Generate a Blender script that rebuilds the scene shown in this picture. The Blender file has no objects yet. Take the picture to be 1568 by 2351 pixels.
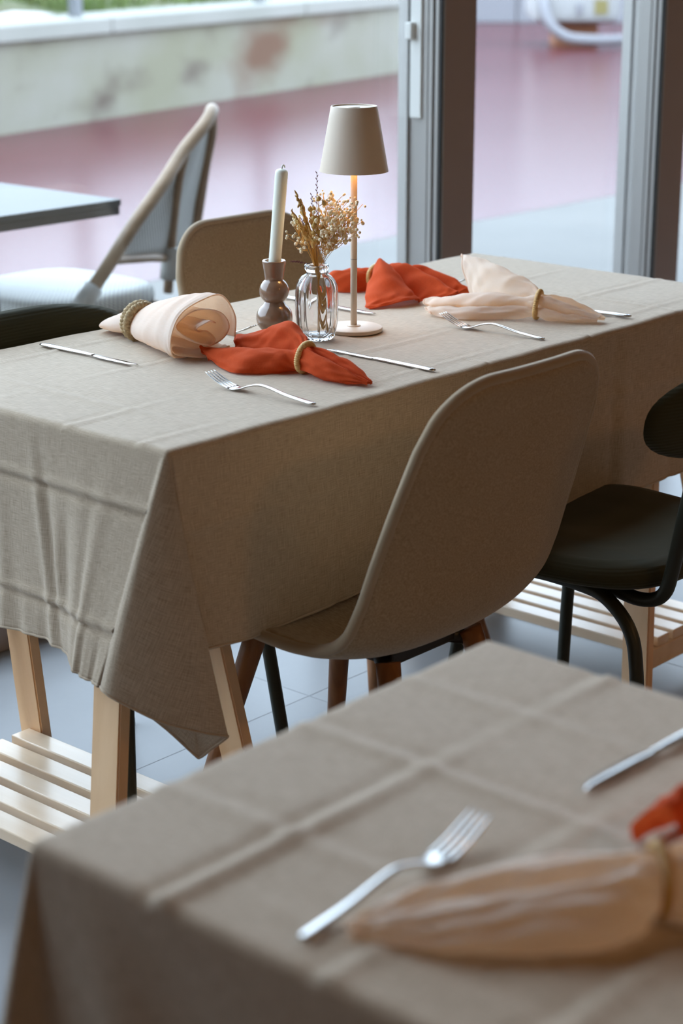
import bpy, bmesh, math, random
import numpy as np
from mathutils import Vector, Matrix
random.seed(7); rng = np.random.default_rng(7)
PI = math.pi
scene = bpy.context.scene
C = scene.collection

# ------------------------------------------------------------------ camera
cam_d = bpy.data.cameras.new('camera'); cam = bpy.data.objects.new('camera', cam_d); C.objects.link(cam)
scene.camera = cam
cam.location = (-1.6978, -1.8091, 1.43)
fw = Vector((0.7155, 0.6330, -0.2957)).normalized()
cam.rotation_euler = fw.to_track_quat('-Z', 'Y').to_euler()
cam_d.sensor_fit = 'VERTICAL'; cam_d.sensor_height = 36.0; cam_d.lens = 68.03
cam_d.clip_end = 300
cam_d.dof.use_dof = True; cam_d.dof.focus_distance = 3.08; cam_d.dof.aperture_fstop = 4.2

# ------------------------------------------------------------------ world and exposure
wd = bpy.data.worlds.new('world'); scene.world = wd; wd.use_nodes = True
bg = wd.node_tree.nodes['Background']
bg.inputs['Color'].default_value = (0.80, 0.96, 1.14, 1); bg.inputs['Strength'].default_value = 5.6
vs = scene.view_settings
vs.view_transform = 'Standard'; vs.look = 'None'; vs.gamma = 1.0; vs.use_curve_mapping = False
vs.exposure = 0.0

# ------------------------------------------------------------------ helpers
def mat(name, col, rough=0.6, metal=0.0, spec=0.5, noise=None, bump=None, build=None, **kw):
    m = bpy.data.materials.new(name); m.use_nodes = True
    nt = m.node_tree; b = nt.nodes['Principled BSDF']
    b.inputs['Base Color'].default_value = (*col, 1); b.inputs['Roughness'].default_value = rough
    b.inputs['Metallic'].default_value = metal; b.inputs['Specular IOR Level'].default_value = spec
    for k, v in kw.items(): b.inputs[k.replace('_', ' ')].default_value = v
    tc = nt.nodes.new('ShaderNodeTexCoord')
    if noise:   # (scale vec, colour2, low, high, coord)
        sc, c2, lo, hi = noise[:4]; coord = noise[4] if len(noise) > 4 else 'Object'
        mp = nt.nodes.new('ShaderNodeMapping'); mp.inputs['Scale'].default_value = sc
        nt.links.new(tc.outputs[coord], mp.inputs[0])
        nz = nt.nodes.new('ShaderNodeTexNoise'); nz.inputs['Scale'].default_value = 1; nz.inputs['Detail'].default_value = 5
        nt.links.new(mp.outputs[0], nz.inputs['Vector'])
        rp = nt.nodes.new('ShaderNodeValToRGB')
        rp.color_ramp.elements[0].position = lo; rp.color_ramp.elements[1].position = hi
        rp.color_ramp.elements[0].color = (*col, 1); rp.color_ramp.elements[1].color = (*c2, 1)
        nt.links.new(nz.outputs['Fac'], rp.inputs[0]); nt.links.new(rp.outputs[0], b.inputs['Base Color'])
    if bump:    # (scale vec, strength, distance, coord)
        sc, st, di = bump[:3]; coord = bump[3] if len(bump) > 3 else 'Object'
        mp = nt.nodes.new('ShaderNodeMapping'); mp.inputs['Scale'].default_value = sc
        nt.links.new(tc.outputs[coord], mp.inputs[0])
        nz = nt.nodes.new('ShaderNodeTexNoise'); nz.inputs['Scale'].default_value = 1; nz.inputs['Detail'].default_value = 3
        nt.links.new(mp.outputs[0], nz.inputs['Vector'])
        bp = nt.nodes.new('ShaderNodeBump'); bp.inputs['Strength'].default_value = st; bp.inputs['Distance'].default_value = di
        nt.links.new(nz.outputs['Fac'], bp.inputs['Height']); nt.links.new(bp.outputs[0], b.inputs['Normal'])
    if build: build(nt, b, tc)
    return m

def weave(scale_a, scale_b, c1, c2, st=0.5, di=0.0006, coord='UV', amount=1.0):
    """two crossed, stretched noises: the threads of a plain woven cloth"""
    def f(nt, b, tc):
        outs = []
        for sc in (scale_a, scale_b):
            mp = nt.nodes.new('ShaderNodeMapping'); mp.inputs['Scale'].default_value = sc
            nt.links.new(tc.outputs[coord], mp.inputs[0])
            nz = nt.nodes.new('ShaderNodeTexNoise'); nz.inputs['Scale'].default_value = 1; nz.inputs['Detail'].default_value = 3
            nt.links.new(mp.outputs[0], nz.inputs['Vector']); outs.append(nz.outputs['Fac'])
        ad = nt.nodes.new('ShaderNodeMath'); ad.operation = 'ADD'
        nt.links.new(outs[0], ad.inputs[0]); nt.links.new(outs[1], ad.inputs[1])
        rp = nt.nodes.new('ShaderNodeMapRange'); rp.inputs['From Min'].default_value = 0.7; rp.inputs['From Max'].default_value = 1.3
        nt.links.new(ad.outputs[0], rp.inputs['Value'])
        mx = nt.nodes.new('ShaderNodeMix'); mx.data_type = 'RGBA'
        mx.inputs['A'].default_value = (*c1, 1); mx.inputs['B'].default_value = (*c2, 1)
        nt.links.new(rp.outputs[0], mx.inputs['Factor']); nt.links.new(mx.outputs['Result'], b.inputs['Base Color'])
        bp = nt.nodes.new('ShaderNodeBump'); bp.inputs['Strength'].default_value = st; bp.inputs['Distance'].default_value = di
        nt.links.new(ad.outputs[0], bp.inputs['Height']); nt.links.new(bp.outputs[0], b.inputs['Normal'])
    return f

def link(name, me, m=None, parent=None, smooth=True):
    o = bpy.data.objects.new(name, me); C.objects.link(o)
    if m: me.materials.append(m)
    if parent is not None: o.parent = parent
    if smooth:
        me.polygons.foreach_set('use_smooth', [True] * len(me.polygons))
    return o

def mesh(name, V, F):
    me = bpy.data.meshes.new(name); me.from_pydata([tuple(map(float, v)) for v in V], [], F); me.update(); return me

def bmobj(name, bm, m, parent=None, smooth=False):
    me = bpy.data.meshes.new(name); bm.to_mesh(me); bm.free()
    return link(name, me, m, parent, smooth)

def tag(o, label=None, cat=None, group=None, kind=None):
    if label: o['label'] = label
    if cat: o['category'] = cat
    if group: o['group'] = group
    if kind: o['kind'] = kind
    return o

def thing(name, label, cat, loc=(0, 0, 0), rz=0, group=None):
    o = bpy.data.objects.new(name, None); C.objects.link(o)
    o.location = loc; o.rotation_euler = (0, 0, rz); o.empty_display_size = 0.05
    return tag(o, label, cat, group)

def dup(o, parent=None):
    c = o.copy(); C.objects.link(c); c.parent = parent
    for ch in list(o.children): dup(ch, c)
    return c

def add_box(bm, x0, x1, y0, y1, z0, z1, bev=0.0):
    r = bmesh.ops.create_cube(bm, size=1.0)
    vs_ = r['verts']
    for v in vs_:
        v.co = Vector(((x0 + x1) / 2 + v.co.x * (x1 - x0), (y0 + y1) / 2 + v.co.y * (y1 - y0), (z0 + z1) / 2 + v.co.z * (z1 - z0)))
    if bev > 0:
        es = list({e for v in vs_ for e in v.link_edges})
        bmesh.ops.bevel(bm, geom=es, offset=bev, segments=2, affect='EDGES', profile=0.5)

def box(name, x0, x1, y0, y1, z0, z1, m, parent=None, bev=0.0):
    bm = bmesh.new(); add_box(bm, x0, x1, y0, y1, z0, z1, bev)
    return bmobj(name, bm, m, parent)

def beam_mesh(name, a, b, ax, wx, wy):
    """prism of section wx (along ax) by wy, from point a to point b, ends cut level"""
    a = np.array(a, float); b = np.array(b, float); ax = np.array(ax, float)
    ay = np.cross([0, 0, 1.0], ax)
    V = []
    for p in (a, b):
        for sx, sy in ((-1, -1), (1, -1), (1, 1), (-1, 1)):
            V.append(p + ax * sx * wx / 2 + ay * sy * wy / 2)
    F = [(3, 2, 1, 0), (4, 5, 6, 7), (0, 1, 5, 4), (1, 2, 6, 5), (2, 3, 7, 6), (3, 0, 4, 7)]
    me = mesh(name, V, F)
    bm = bmesh.new(); bm.from_mesh(me)
    bmesh.ops.bevel(bm, geom=bm.edges[:], offset=0.0025, segments=2, affect='EDGES')
    bm.to_mesh(me); bm.free(); return me

def catmull(P, n, closed=False):
    P = np.array(P, float); k = len(P)
    if closed:
        t = np.linspace(0, k, n, endpoint=False)
        g = lambda i: P[i % k]
    else:
        t = np.linspace(0, k - 1, n)
        g = lambda i: P[i] if 0 <= i < k else (2 * P[0] - P[1] if i < 0 else 2 * P[-1] - P[-2])
    out = []
    for q in t:
        i = int(math.floor(q))
        if not closed: i = min(i, k - 2)
        u = q - i
        a, b, c, d = g(i - 1), g(i), g(i + 1), g(i + 2)
        out.append(0.5 * (2 * b + (c - a) * u + (2 * a - 5 * b + 4 * c - d) * u * u + (3 * b - a - 3 * c + d) * u ** 3))
    return np.array(out)

def tube_mesh(name, P, R, seg=10, closed=False, cap=True, me_only=True):
    P = np.array(P, float); n = len(P)
    R = np.full(n, R) if np.isscalar(R) else np.array(R, float)
    if closed: T = np.roll(P, -1, 0) - np.roll(P, 1, 0)
    else: T = np.gradient(P, axis=0)
    T /= np.linalg.norm(T, axis=1)[:, None] + 1e-12
    up = np.array([0, 0, 1.0]) if abs(T[0][2]) < 0.9 else np.array([1.0, 0, 0])
    N = np.cross(T[0], up); N /= np.linalg.norm(N)
    V = []
    for i in range(n):
        N = N - T[i] * (N @ T[i]); N /= np.linalg.norm(N) + 1e-12
        B = np.cross(T[i], N)
        for j in range(seg):
            a = 2 * PI * j / seg
            V.append(P[i] + R[i] * (math.cos(a) * N + math.sin(a) * B))
    F = []
    m_ = n if closed else n - 1
    for i in range(m_):
        for j in range(seg):
            a = i * seg + j; b = i * seg + (j + 1) % seg; i2 = (i + 1) % n
            F.append((a, b, i2 * seg + (j + 1) % seg, i2 * seg + j))
    if cap and not closed:
        F.append(tuple(reversed(range(seg)))); F.append(tuple((n - 1) * seg + j for j in range(seg)))
    return mesh(name, V, F)

def lathe_mesh(name, prof, seg=48, lobes=0, lobe_amp=None):
    """prof: list of (r, z); lobes scallop the radius"""
    V = []; F = []
    n = len(prof)
    for i, (r, z) in enumerate(prof):
        for j in range(seg):
            a = 2 * PI * j / seg
            rr = r
            if lobes: rr = r * (1 + (lobe_amp[i]) * (abs(math.cos(lobes * a / 2)) - 0.6))
            V.append((rr * math.cos(a), rr * math.sin(a), z))
    for i in range(n - 1):
        for j in range(seg):
            F.append((i * seg + j, i * seg + (j + 1) % seg, (i + 1) * seg + (j + 1) % seg, (i + 1) * seg + j))
    if prof[0][0] > 1e-5: F.append(tuple(reversed(range(seg))))
    if prof[-1][0] > 1e-5: F.append(tuple((n - 1) * seg + j for j in range(seg)))
    me = mesh(name, V, F)
    bm = bmesh.new(); bm.from_mesh(me); bmesh.ops.remove_doubles(bm, verts=bm.verts, dist=1e-6)
    bmesh.ops.recalc_face_normals(bm, faces=bm.faces); bm.to_mesh(me); bm.free()
    return me

def grid_mesh(name, G, UV=None, closed_u=False):
    """G: (n, m, 3) array of points"""
    n, m_ = G.shape[:2]
    V = G.reshape(-1, 3); F = []
    for i in range(n if closed_u else n - 1):
        for j in range(m_ - 1):
            i2 = (i + 1) % n
            F.append((i * m_ + j, i2 * m_ + j, i2 * m_ + j + 1, i * m_ + j + 1))
    me = mesh(name, V, F)
    if UV is not None:
        uv = me.uv_layers.new(name='UVMap'); U = UV.reshape(-1, 2)
        li = np.zeros(len(me.loops), dtype=np.int32); me.loops.foreach_get('vertex_index', li)
        uv.data.foreach_set('uv', U[li].astype(np.float32).ravel())
    return me

def auto_smooth(o, ang=35):
    me = o.data
    bm = bmesh.new(); bm.from_mesh(me)
    for e in bm.edges:
        if len(e.link_faces) == 2 and e.calc_face_angle(0) > math.radians(ang): e.smooth = False
    for f in bm.faces: f.smooth = True
    bm.to_mesh(me); bm.free()
    return o

def solid(o, t, off=0.0):
    md = o.modifiers.new('thickness', 'SOLIDIFY'); md.thickness = t; md.offset = off
    return o

# ------------------------------------------------------------------ materials
M = {}
M['tile'] = mat('tile', (0.205, 0.205, 0.21), 0.36, spec=0.36, noise=((2.2, 2.2, 2.2), (0.25, 0.25, 0.255), 0.35, 0.7), bump=((60, 60, 60), 0.06, 0.002))
M['grout'] = mat('grout', (0.185, 0.185, 0.19), 0.45)
M['plaster_warm'] = mat('plaster_warm', (0.34, 0.21, 0.12), 0.8, noise=((3, 3, 3), (0.30, 0.18, 0.10), 0.3, 0.7))
M['ceiling_paint'] = mat('ceiling_paint', (0.30, 0.19, 0.105), 0.8)
M['frame'] = mat('frame', (0.37, 0.28, 0.24), 0.38, metal=0.25, spec=0.5, bump=((1, 1, 0.2), 0.02, 0.001))
M['frame_side'] = mat('frame_side', (0.42, 0.40, 0.38), 0.35, metal=0.35)
M['gasket'] = mat('gasket', (0.02, 0.018, 0.016), 0.6)
M['white_strip'] = mat('white_strip', (0.80, 0.80, 0.76), 0.45)
M['birch'] = mat('birch', (0.88, 0.58, 0.33), 0.42, noise=((28, 28, 2.2), (0.78, 0.48, 0.25), 0.35, 0.7))
M['birch_slat'] = mat('birch_slat', (0.86, 0.68, 0.50), 0.26, spec=0.6, noise=((26, 1.8, 26), (0.78, 0.58, 0.39), 0.35, 0.7))
M['walnut'] = mat('walnut', (0.30, 0.125, 0.045), 0.42, noise=((60, 60, 5), (0.19, 0.075, 0.028), 0.35, 0.7))
M['black_metal'] = mat('black_metal', (0.03, 0.03, 0.03), 0.4, metal=0.4)
M['green_metal'] = mat('green_metal', (0.028, 0.031, 0.022), 0.42, metal=0.2)
linen = weave((45, 800, 1), (800, 45, 1), (0.38, 0.285, 0.19), (0.62, 0.50, 0.375), 0.45, 0.0007)
M['linen'] = mat('linen', (0.42, 0.34, 0.26), 0.85, spec=0.25, Sheen_Weight=0.25, Sheen_Roughness=0.5, build=linen)
M['hem'] = M['linen']
M['shell_fabric'] = mat('shell_fabric', (0.32, 0.225, 0.135), 0.95, spec=0.15, Sheen_Weight=0.35, Sheen_Roughness=0.4,
                        noise=((420, 90, 420), (0.45, 0.335, 0.215), 0.35, 0.65), bump=((900, 300, 900), 0.4, 0.0008))
M['shell_piping'] = mat('shell_piping', (0.40, 0.30, 0.195), 0.9, spec=0.2, Sheen_Weight=0.3, bump=((900, 900, 900), 0.3, 0.0006))
def rib(nt, b, tc):
    w = nt.nodes.new('ShaderNodeTexWave'); w.wave_type = 'BANDS'; w.bands_direction = 'Z'
    w.inputs['Scale'].default_value = 60; w.inputs['Distortion'].default_value = 0.4
    nt.links.new(tc.outputs['Object'], w.inputs['Vector'])
    bp = nt.nodes.new('ShaderNodeBump'); bp.inputs['Strength'].default_value = 0.5; bp.inputs['Distance'].default_value = 0.001
    nt.links.new(w.outputs['Fac'], bp.inputs['Height']); nt.links.new(bp.outputs[0], b.inputs['Normal'])
M['green_fabric'] = mat('green_fabric', (0.040, 0.040, 0.022), 0.9, spec=0.2, Sheen_Weight=0.12, build=rib)
M['steel'] = mat('steel', (0.56, 0.55, 0.54), 0.17, metal=1.0)
M['orange'] = mat('orange', (0.56, 0.07, 0.018), 0.9, spec=0.15, Sheen_Weight=0.15, Sheen_Tint=(1, .5, .3, 1),
                  build=weave((60, 1500, 1), (1500, 60, 1), (0.56, 0.066, 0.016), (0.68, 0.10, 0.026), 0.3, 0.0005))
M['cream'] = mat('cream', (0.86, 0.70, 0.52), 0.9, spec=0.15, Sheen_Weight=0.15, Subsurface_Weight=0.0,
                 build=weave((60, 1500, 1), (1500, 60, 1), (0.94, 0.82, 0.70), (0.99, 0.90, 0.81), 0.3, 0.0005))
def translucent(m, col, fac):
    nt = m.node_tree; b = nt.nodes['Principled BSDF']; out = nt.nodes['Material Output']
    tr = nt.nodes.new('ShaderNodeBsdfTranslucent'); tr.inputs[0].default_value = (*col, 1)
    mx = nt.nodes.new('ShaderNodeMixShader'); mx.inputs[0].default_value = fac
    nt.links.new(b.outputs[0], mx.inputs[1]); nt.links.new(tr.outputs[0], mx.inputs[2]); nt.links.new(mx.outputs[0], out.inputs['Surface'])
translucent(M['cream'], (1.0, 0.76, 0.54), 0.42)
translucent(M['orange'], (0.80, 0.13, 0.03), 0.22)
M['rattan_ring'] = mat('rattan_ring', (0.72, 0.46, 0.18), 0.55, noise=((300, 300, 300), (0.56, 0.33, 0.11), 0.35, 0.7))
M['seagrass'] = mat('seagrass', (0.54, 0.39, 0.21), 0.75, noise=((200, 200, 200), (0.32, 0.22, 0.11), 0.35, 0.7))
M['lamp_paint'] = mat('lamp_paint', (0.72, 0.60, 0.48), 0.45, spec=0.35)
M['ceramic'] = mat('ceramic', (0.24, 0.148, 0.098), 0.12, spec=0.5, Coat_Weight=0.6, Coat_Roughness=0.05,
                   noise=((8, 8, 30), (0.28, 0.178, 0.12), 0.35, 0.7))
M['wax'] = mat('wax', (0.90, 0.94, 0.84), 0.5, Subsurface_Weight=0.2, Subsurface_Radius=(0.02, 0.02, 0.015))
M['wick'] = mat('wick', (0.75, 0.75, 0.70), 0.9)

def glass_pane_mat(name, tint=(0.93, 0.95, 0.96)):
    m = bpy.data.materials.new(name); m.use_nodes = True; nt = m.node_tree; nt.nodes.clear()
    out = nt.nodes.new('ShaderNodeOutputMaterial')
    tr = nt.nodes.new('ShaderNodeBsdfTransparent'); tr.inputs[0].default_value = (*tint, 1)
    gl = nt.nodes.new('ShaderNodeBsdfGlossy'); gl.inputs['Roughness'].default_value = 0.02
    lw = nt.nodes.new('ShaderNodeLayerWeight'); lw.inputs['Blend'].default_value = 0.5
    pw = nt.nodes.new('ShaderNodeMath'); pw.operation = 'POWER'; pw.inputs[1].default_value = 5.0
    nt.links.new(lw.outputs['Facing'], pw.inputs[0])
    fr = nt.nodes.new('ShaderNodeMapRange'); fr.inputs['To Min'].default_value = 0.04; fr.inputs['To Max'].default_value = 1.0
    nt.links.new(pw.outputs[0], fr.inputs['Value'])
    mx = nt.nodes.new('ShaderNodeMixShader')
    nt.links.new(fr.outputs[0], mx.inputs[0]); nt.links.new(tr.outputs[0], mx.inputs[1]); nt.links.new(gl.outputs[0], mx.inputs[2])
    nt.links.new(mx.outputs[0], out.inputs['Surface'])
    return m
M['pane'] = glass_pane_mat('pane')
M['vase_glass'] = mat('vase_glass', (0.95, 0.955, 0.965), 0.0, Transmission_Weight=1.0, IOR=1.47)

def court(nt, b, tc):
    mp = nt.nodes.new('ShaderNodeMapping'); mp.inputs['Scale'].default_value = (0.28, 0.5, 1)
    nt.links.new(tc.outputs['Object'], mp.inputs[0])
    nz = nt.nodes.new('ShaderNodeTexNoise'); nz.inputs['Scale'].default_value = 1; nz.inputs['Detail'].default_value = 4
    nt.links.new(mp.outputs[0], nz.inputs['Vector'])
    rp = nt.nodes.new('ShaderNodeValToRGB')
    rp.color_ramp.elements[0].position = 0.35; rp.color_ramp.elements[1].position = 0.7
    rp.color_ramp.elements[0].color = (0.084, 0.020, 0.025, 1); rp.color_ramp.elements[1].color = (0.100, 0.028, 0.034, 1)
    nt.links.new(nz.outputs['Fac'], rp.inputs[0]); nt.links.new(rp.outputs[0], b.inputs['Base Color'])
M['court'] = mat('court', (0.33, 0.1, 0.12), 0.24, spec=0.095, build=court)
M['paving'] = mat('paving', (0.125, 0.118, 0.108), 0.6, spec=0.25, noise=((1.5, 1.5, 1.5), (0.145, 0.137, 0.125), 0.35, 0.7))
def concrete(nt, b, tc):
    def nz(sc, lo, hi):
        mp = nt.nodes.new('ShaderNodeMapping'); mp.inputs['Scale'].default_value = sc
        nt.links.new(tc.outputs['Object'], mp.inputs[0])
        n = nt.nodes.new('ShaderNodeTexNoise'); n.inputs['Scale'].default_value = 1; n.inputs['Detail'].default_value = 6
        nt.links.new(mp.outputs[0], n.inputs['Vector'])
        r = nt.nodes.new('ShaderNodeMapRange'); r.inputs['From Min'].default_value = lo; r.inputs['From Max'].default_value = hi
        nt.links.new(n.outputs['Fac'], r.inputs['Value']); return r.outputs[0]
    def mixc(f, a, c):
        mx = nt.nodes.new('ShaderNodeMix'); mx.data_type = 'RGBA'
        nt.links.new(f, mx.inputs['Factor'])
        if isinstance(a, tuple): mx.inputs['A'].default_value = (*a, 1)
        else: nt.links.new(a, mx.inputs['A'])
        mx.inputs['B'].default_value = (*c, 1); return mx.outputs['Result']
    c = mixc(nz((0.8, 0.8, 1.2), 0.35, 0.65), (0.27, 0.255, 0.215), (0.215, 0.205, 0.14))
    c = mixc(nz((1.3, 1.3, 2.2), 0.55, 0.75), c, (0.115, 0.09, 0.068))
    c = mixc(nz((0.45, 0.45, 0.8), 0.60, 0.72), c, (0.14, 0.075, 0.045))
    nt.links.new(c, b.inputs['Base Color'])
M['concrete'] = mat('concrete', (0.4, 0.4, 0.37), 0.85, build=concrete)
M['cap'] = mat('cap', (0.31, 0.30, 0.27), 0.8, noise=((1, 1, 1), (0.27, 0.265, 0.23), 0.4, 0.7))
M['soil'] = mat('soil', (0.085, 0.105, 0.04), 0.95, noise=((1.2, 1.2, 1.2), (0.11, 0.095, 0.05), 0.45, 0.7))
M['grass'] = mat('grass', (0.10, 0.15, 0.035), 0.8, noise=((1.5, 1.5, 1.5), (0.17, 0.18, 0.07), 0.4, 0.7))
M['galv'] = mat('galv', (0.17, 0.175, 0.185), 0.5, metal=0.3)
M['rattan'] = mat('rattan', (0.27, 0.18, 0.105), 0.45, noise=((6, 6, 30), (0.21, 0.135, 0.072), 0.35, 0.7))
M['wrap_white'] = mat('wrap_white', (0.36, 0.355, 0.33), 0.5)
def check(nt, b, tc):
    ck = nt.nodes.new('ShaderNodeTexChecker'); ck.inputs['Scale'].default_value = 1.0
    mp = nt.nodes.new('ShaderNodeMapping'); mp.inputs['Scale'].default_value = (130, 130, 1)
    nt.links.new(tc.outputs['UV'], mp.inputs[0]); nt.links.new(mp.outputs[0], ck.inputs['Vector'])
    ck.inputs['Color1'].default_value = (0.56, 0.56, 0.53, 1); ck.inputs['Color2'].default_value = (0.18, 0.195, 0.19, 1)
    nt.links.new(ck.outputs['Color'], b.inputs['Base Color'])
M['weave_grey'] = mat('weave_grey', (0.6, 0.6, 0.6), 0.6, build=check)
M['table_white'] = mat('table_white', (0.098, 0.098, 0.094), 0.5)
M['dark_edge'] = mat('dark_edge', (0.11, 0.105, 0.10), 0.5)
M['unit_white'] = mat('unit_white', (0.44, 0.44, 0.43), 0.45)
M['unit_grey'] = mat('unit_grey', (0.24, 0.235, 0.25), 0.6)
M['unit_yellow'] = mat('unit_yellow', (0.24, 0.2, 0.07), 0.6)
M['rust'] = mat('rust', (0.33, 0.13, 0.06), 0.7)
M['asphalt'] = mat('asphalt', (0.25, 0.25, 0.26), 0.9)
M['stalk'] = mat('stalk', (0.72, 0.40, 0.10), 0.7)
M['straw'] = mat('straw', (0.80, 0.52, 0.18), 0.75)
M['bloom'] = mat('bloom', (0.95, 0.83, 0.60), 0.85)
M['pod'] = mat('pod', (0.62, 0.40, 0.12), 0.6, noise=((250, 250, 250), (0.44, 0.26, 0.075), 0.4, 0.65))
M['purple_grass'] = mat('purple_grass', (0.20, 0.075, 0.085), 0.8)

WIN_Y = 1.13       # inner plane of the glazed wall
TOP = 0.75         # cloth surface of the tables
LX, WY = 1.5205, 0.6662

# ------------------------------------------------------------------ the room
def build_room():
    fl = box('floor', -7.2, 6.2, -5.2, WIN_Y + 0.13, -0.12, -0.0004, M['grout'])
    tag(fl, kind='structure')
    # tiles 0.6 x 0.6, joints through y = 0.51 and x = 0.83
    tw = 0.6; g = 0.0009
    bm = bmesh.new(); add_box(bm, g, tw - g, g, tw - g, -0.010, 0.0, 0.0006)
    me = bpy.data.meshes.new('tile'); bm.to_mesh(me); bm.free(); me.materials.append(M['tile'])
    y0 = 0.51 - tw * 6; x0 = 0.83 - tw * 6
    for i in range(12):
        for j in range(7):
            xx = x0 + i * tw; yy = y0 + j * tw
            if yy < -2.2 or yy + tw > WIN_Y + 0.1: continue
            o = bpy.data.objects.new('tile', me); C.objects.link(o); o.parent = fl
            o.location = (xx, yy, 0)
    ys = y0 + 7 * tw
    bm = bmesh.new()
    for i in range(12): add_box(bm, x0 + i * tw + g, x0 + (i + 1) * tw - g, 0.51 + tw + g, WIN_Y + 0.02, -0.010, 0.0)
    tag(bmobj('tile_row', bm, M['tile'], fl), kind='stuff')
    bm = bmesh.new()
    add_box(bm, -7.0, x0, -5.0, WIN_Y, -0.010, -0.0005); add_box(bm, x0 + 12 * tw, 6, -5.0, WIN_Y, -0.010, -0.0005)
    add_box(bm, x0, x0 + 12 * tw, -5.0, y0 + 3 * tw, -0.010, -0.0005)
    tag(bmobj('tile_field', bm, M['tile'], fl), kind='stuff')
    tag(box('ceiling', -7.2, 6.2, -5.2, WIN_Y + 0.3, 3.4, 3.5, M['ceiling_paint']), kind='structure')
    tag(box('wall_back', -7.2, 6.2, -5.2, -5.0, 0, 3.4, M['plaster_warm']), kind='structure')
    tag(box('wall_left', -7.2, -7.0, -5.0, WIN_Y, 0, 3.4, M['plaster_warm']), kind='structure')
    tag(box('wall_right', 6.0, 6.2, -5.0, WIN_Y, 0, 3.4, M['plaster_warm']), kind='structure')

def post(parent, x, w=0.127, strip=False):
    """vertical aluminium post: dark inner face, stepped side towards -x"""
    y = WIN_Y
    box('post', x, x + w, y, y + 0.13, 0, 3.4, M['frame'], parent, 0.002)
    box('gasket', x - 0.009, x + 0.001, y - 0.001, y + 0.006, 0, 3.4, M['gasket'], parent)
    for a, b, d in ((0.007, 0.018, 0.010), (0.022, 0.034, 0.014), (0.040, 0.056, 0.010), (0.056, 0.10, 0.004), (0.10, 0.13, 0.012)):
        box('profile_rib', x - d, x + 0.001, y + a, y + b, 0, 3.4, M['frame_side'], parent, 0.001)
    box('profile_back', x - 0.003, x + 0.001, y - 0.004, y + 0.128, 0, 3.4, M['frame_side'], parent)

def build_window():
    y = WIN_Y
    w1 = thing('window_1', None, None); tag(w1, 'tall fixed glass pane in a dark aluminium frame', None, None, 'structure')
    box('pane', -1.7, 1.988, y + 0.10, y + 0.106, 0.09, 3.36, M['pane'], w1)
    box('sill_rail', -1.7, 1.99, y + 0.0, y + 0.13, 0, 0.09, M['frame'], w1, 0.003)
    box('head_rail', -1.7, 1.99, y + 0.0, y + 0.13, 3.33, 3.4, M['frame'], w1, 0.003)
    d1 = thing('door_1', None, None); tag(d1, 'glazed terrace door with dark brown aluminium stiles', None, None, 'structure')
    post(d1, 1.990)
    box('pane', 2.117, 2.955, y + 0.08, y + 0.086, 0.09, 3.36, M['pane'], d1)
    box('sill_rail', 2.117, 2.955, y + 0.0, y + 0.13, 0, 0.09, M['frame'], d1, 0.003)
    box('head_rail', 2.117, 2.955, y + 0.0, y + 0.13, 3.33, 3.4, M['frame'], d1, 0.003)
    # white lock strip on the side of the stile, with its latch
    st = box('lock_strip', 1.974, 1.987, y + 0.056, y + 0.090, 0.957, 1.9, M['white_strip'], d1, 0.002)
    box('latch', 1.958, 1.975, y + 0.074, y + 0.094, 1.142, 1.182, M['white_strip'], d1, 0.003)
    # lever handle on the outer face, seen past the edge of the stile
    hd = link('door_handle', tube_mesh('door_handle', catmull([(2.09, y + 0.125, 1.118), (2.12, y + 0.16, 1.118), (2.16, y + 0.175, 1.117), (2.215, y + 0.176, 1.114)], 14), [0.010] * 12 + [0.009, 0.006], 12), M['white_strip'], d1)
    w2 = thing('window_2', None, None); tag(w2, 'tall glass pane beside the terrace door', None, None, 'structure')
    post(w2, 2.957)
    box('pane', 3.084, 5.9, y + 0.10, y + 0.106, 0.09, 3.36, M['pane'], w2)
    box('sill_rail', 3.084, 5.9, y, y + 0.13, 0, 0.09, M['frame'], w2, 0.003)
    box('head_rail', 3.084, 5.9, y, y + 0.13, 3.33, 3.4, M['frame'], w2, 0.003)
    tag(box('wall_window_side', -7.0, -1.7, y - 0.05, y + 0.13, 0, 3.4, M['plaster_warm']), kind='structure')

def build_fill_pendants():  # pendants added out of view as warm fill for the shaded sides
    em = bpy.data.materials.new('warm_fill'); em.use_nodes = True
    b = em.node_tree.nodes['Principled BSDF']; b.inputs['Base Color'].default_value = (0.9, 0.8, 0.6, 1)
    b.inputs['Emission Color'].default_value = (1.0, 0.52, 0.19, 1); b.inputs['Emission Strength'].default_value = 42.0
    for x, y, lab in ((-3.2, -2.9, 'added black dome fill lamp over the seats by the plain wall'), (0.6, -3.2, 'added black dome fill lamp over the middle of the room'), (3.6, -2.6, 'added black dome fill lamp near the far end of the room')):
        t = thing('fill_pendant', lab, 'lamp', (x, y, 0))
        pr = [(0.02, 2.62), (0.10, 2.60), (0.18, 2.54), (0.24, 2.44), (0.25, 2.40), (0.245, 2.40), (0.232, 2.44), (0.17, 2.53), (0.09, 2.585), (0.0, 2.59)]
        link('shade', lathe_mesh('shade', pr, 40), M['black_metal'], t)
        link('fill_bulb', lathe_mesh('fill_bulb', [(0, 2.40), (0.10, 2.41), (0.16, 2.44), (0.165, 2.47), (0.10, 2.50), (0, 2.51)], 32), em, t)
        link('cord', tube_mesh('cord', [(0, 0, 2.62), (0, 0, 3.0), (0, 0, 3.4)], 0.004, 8), M['black_metal'], t)

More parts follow.
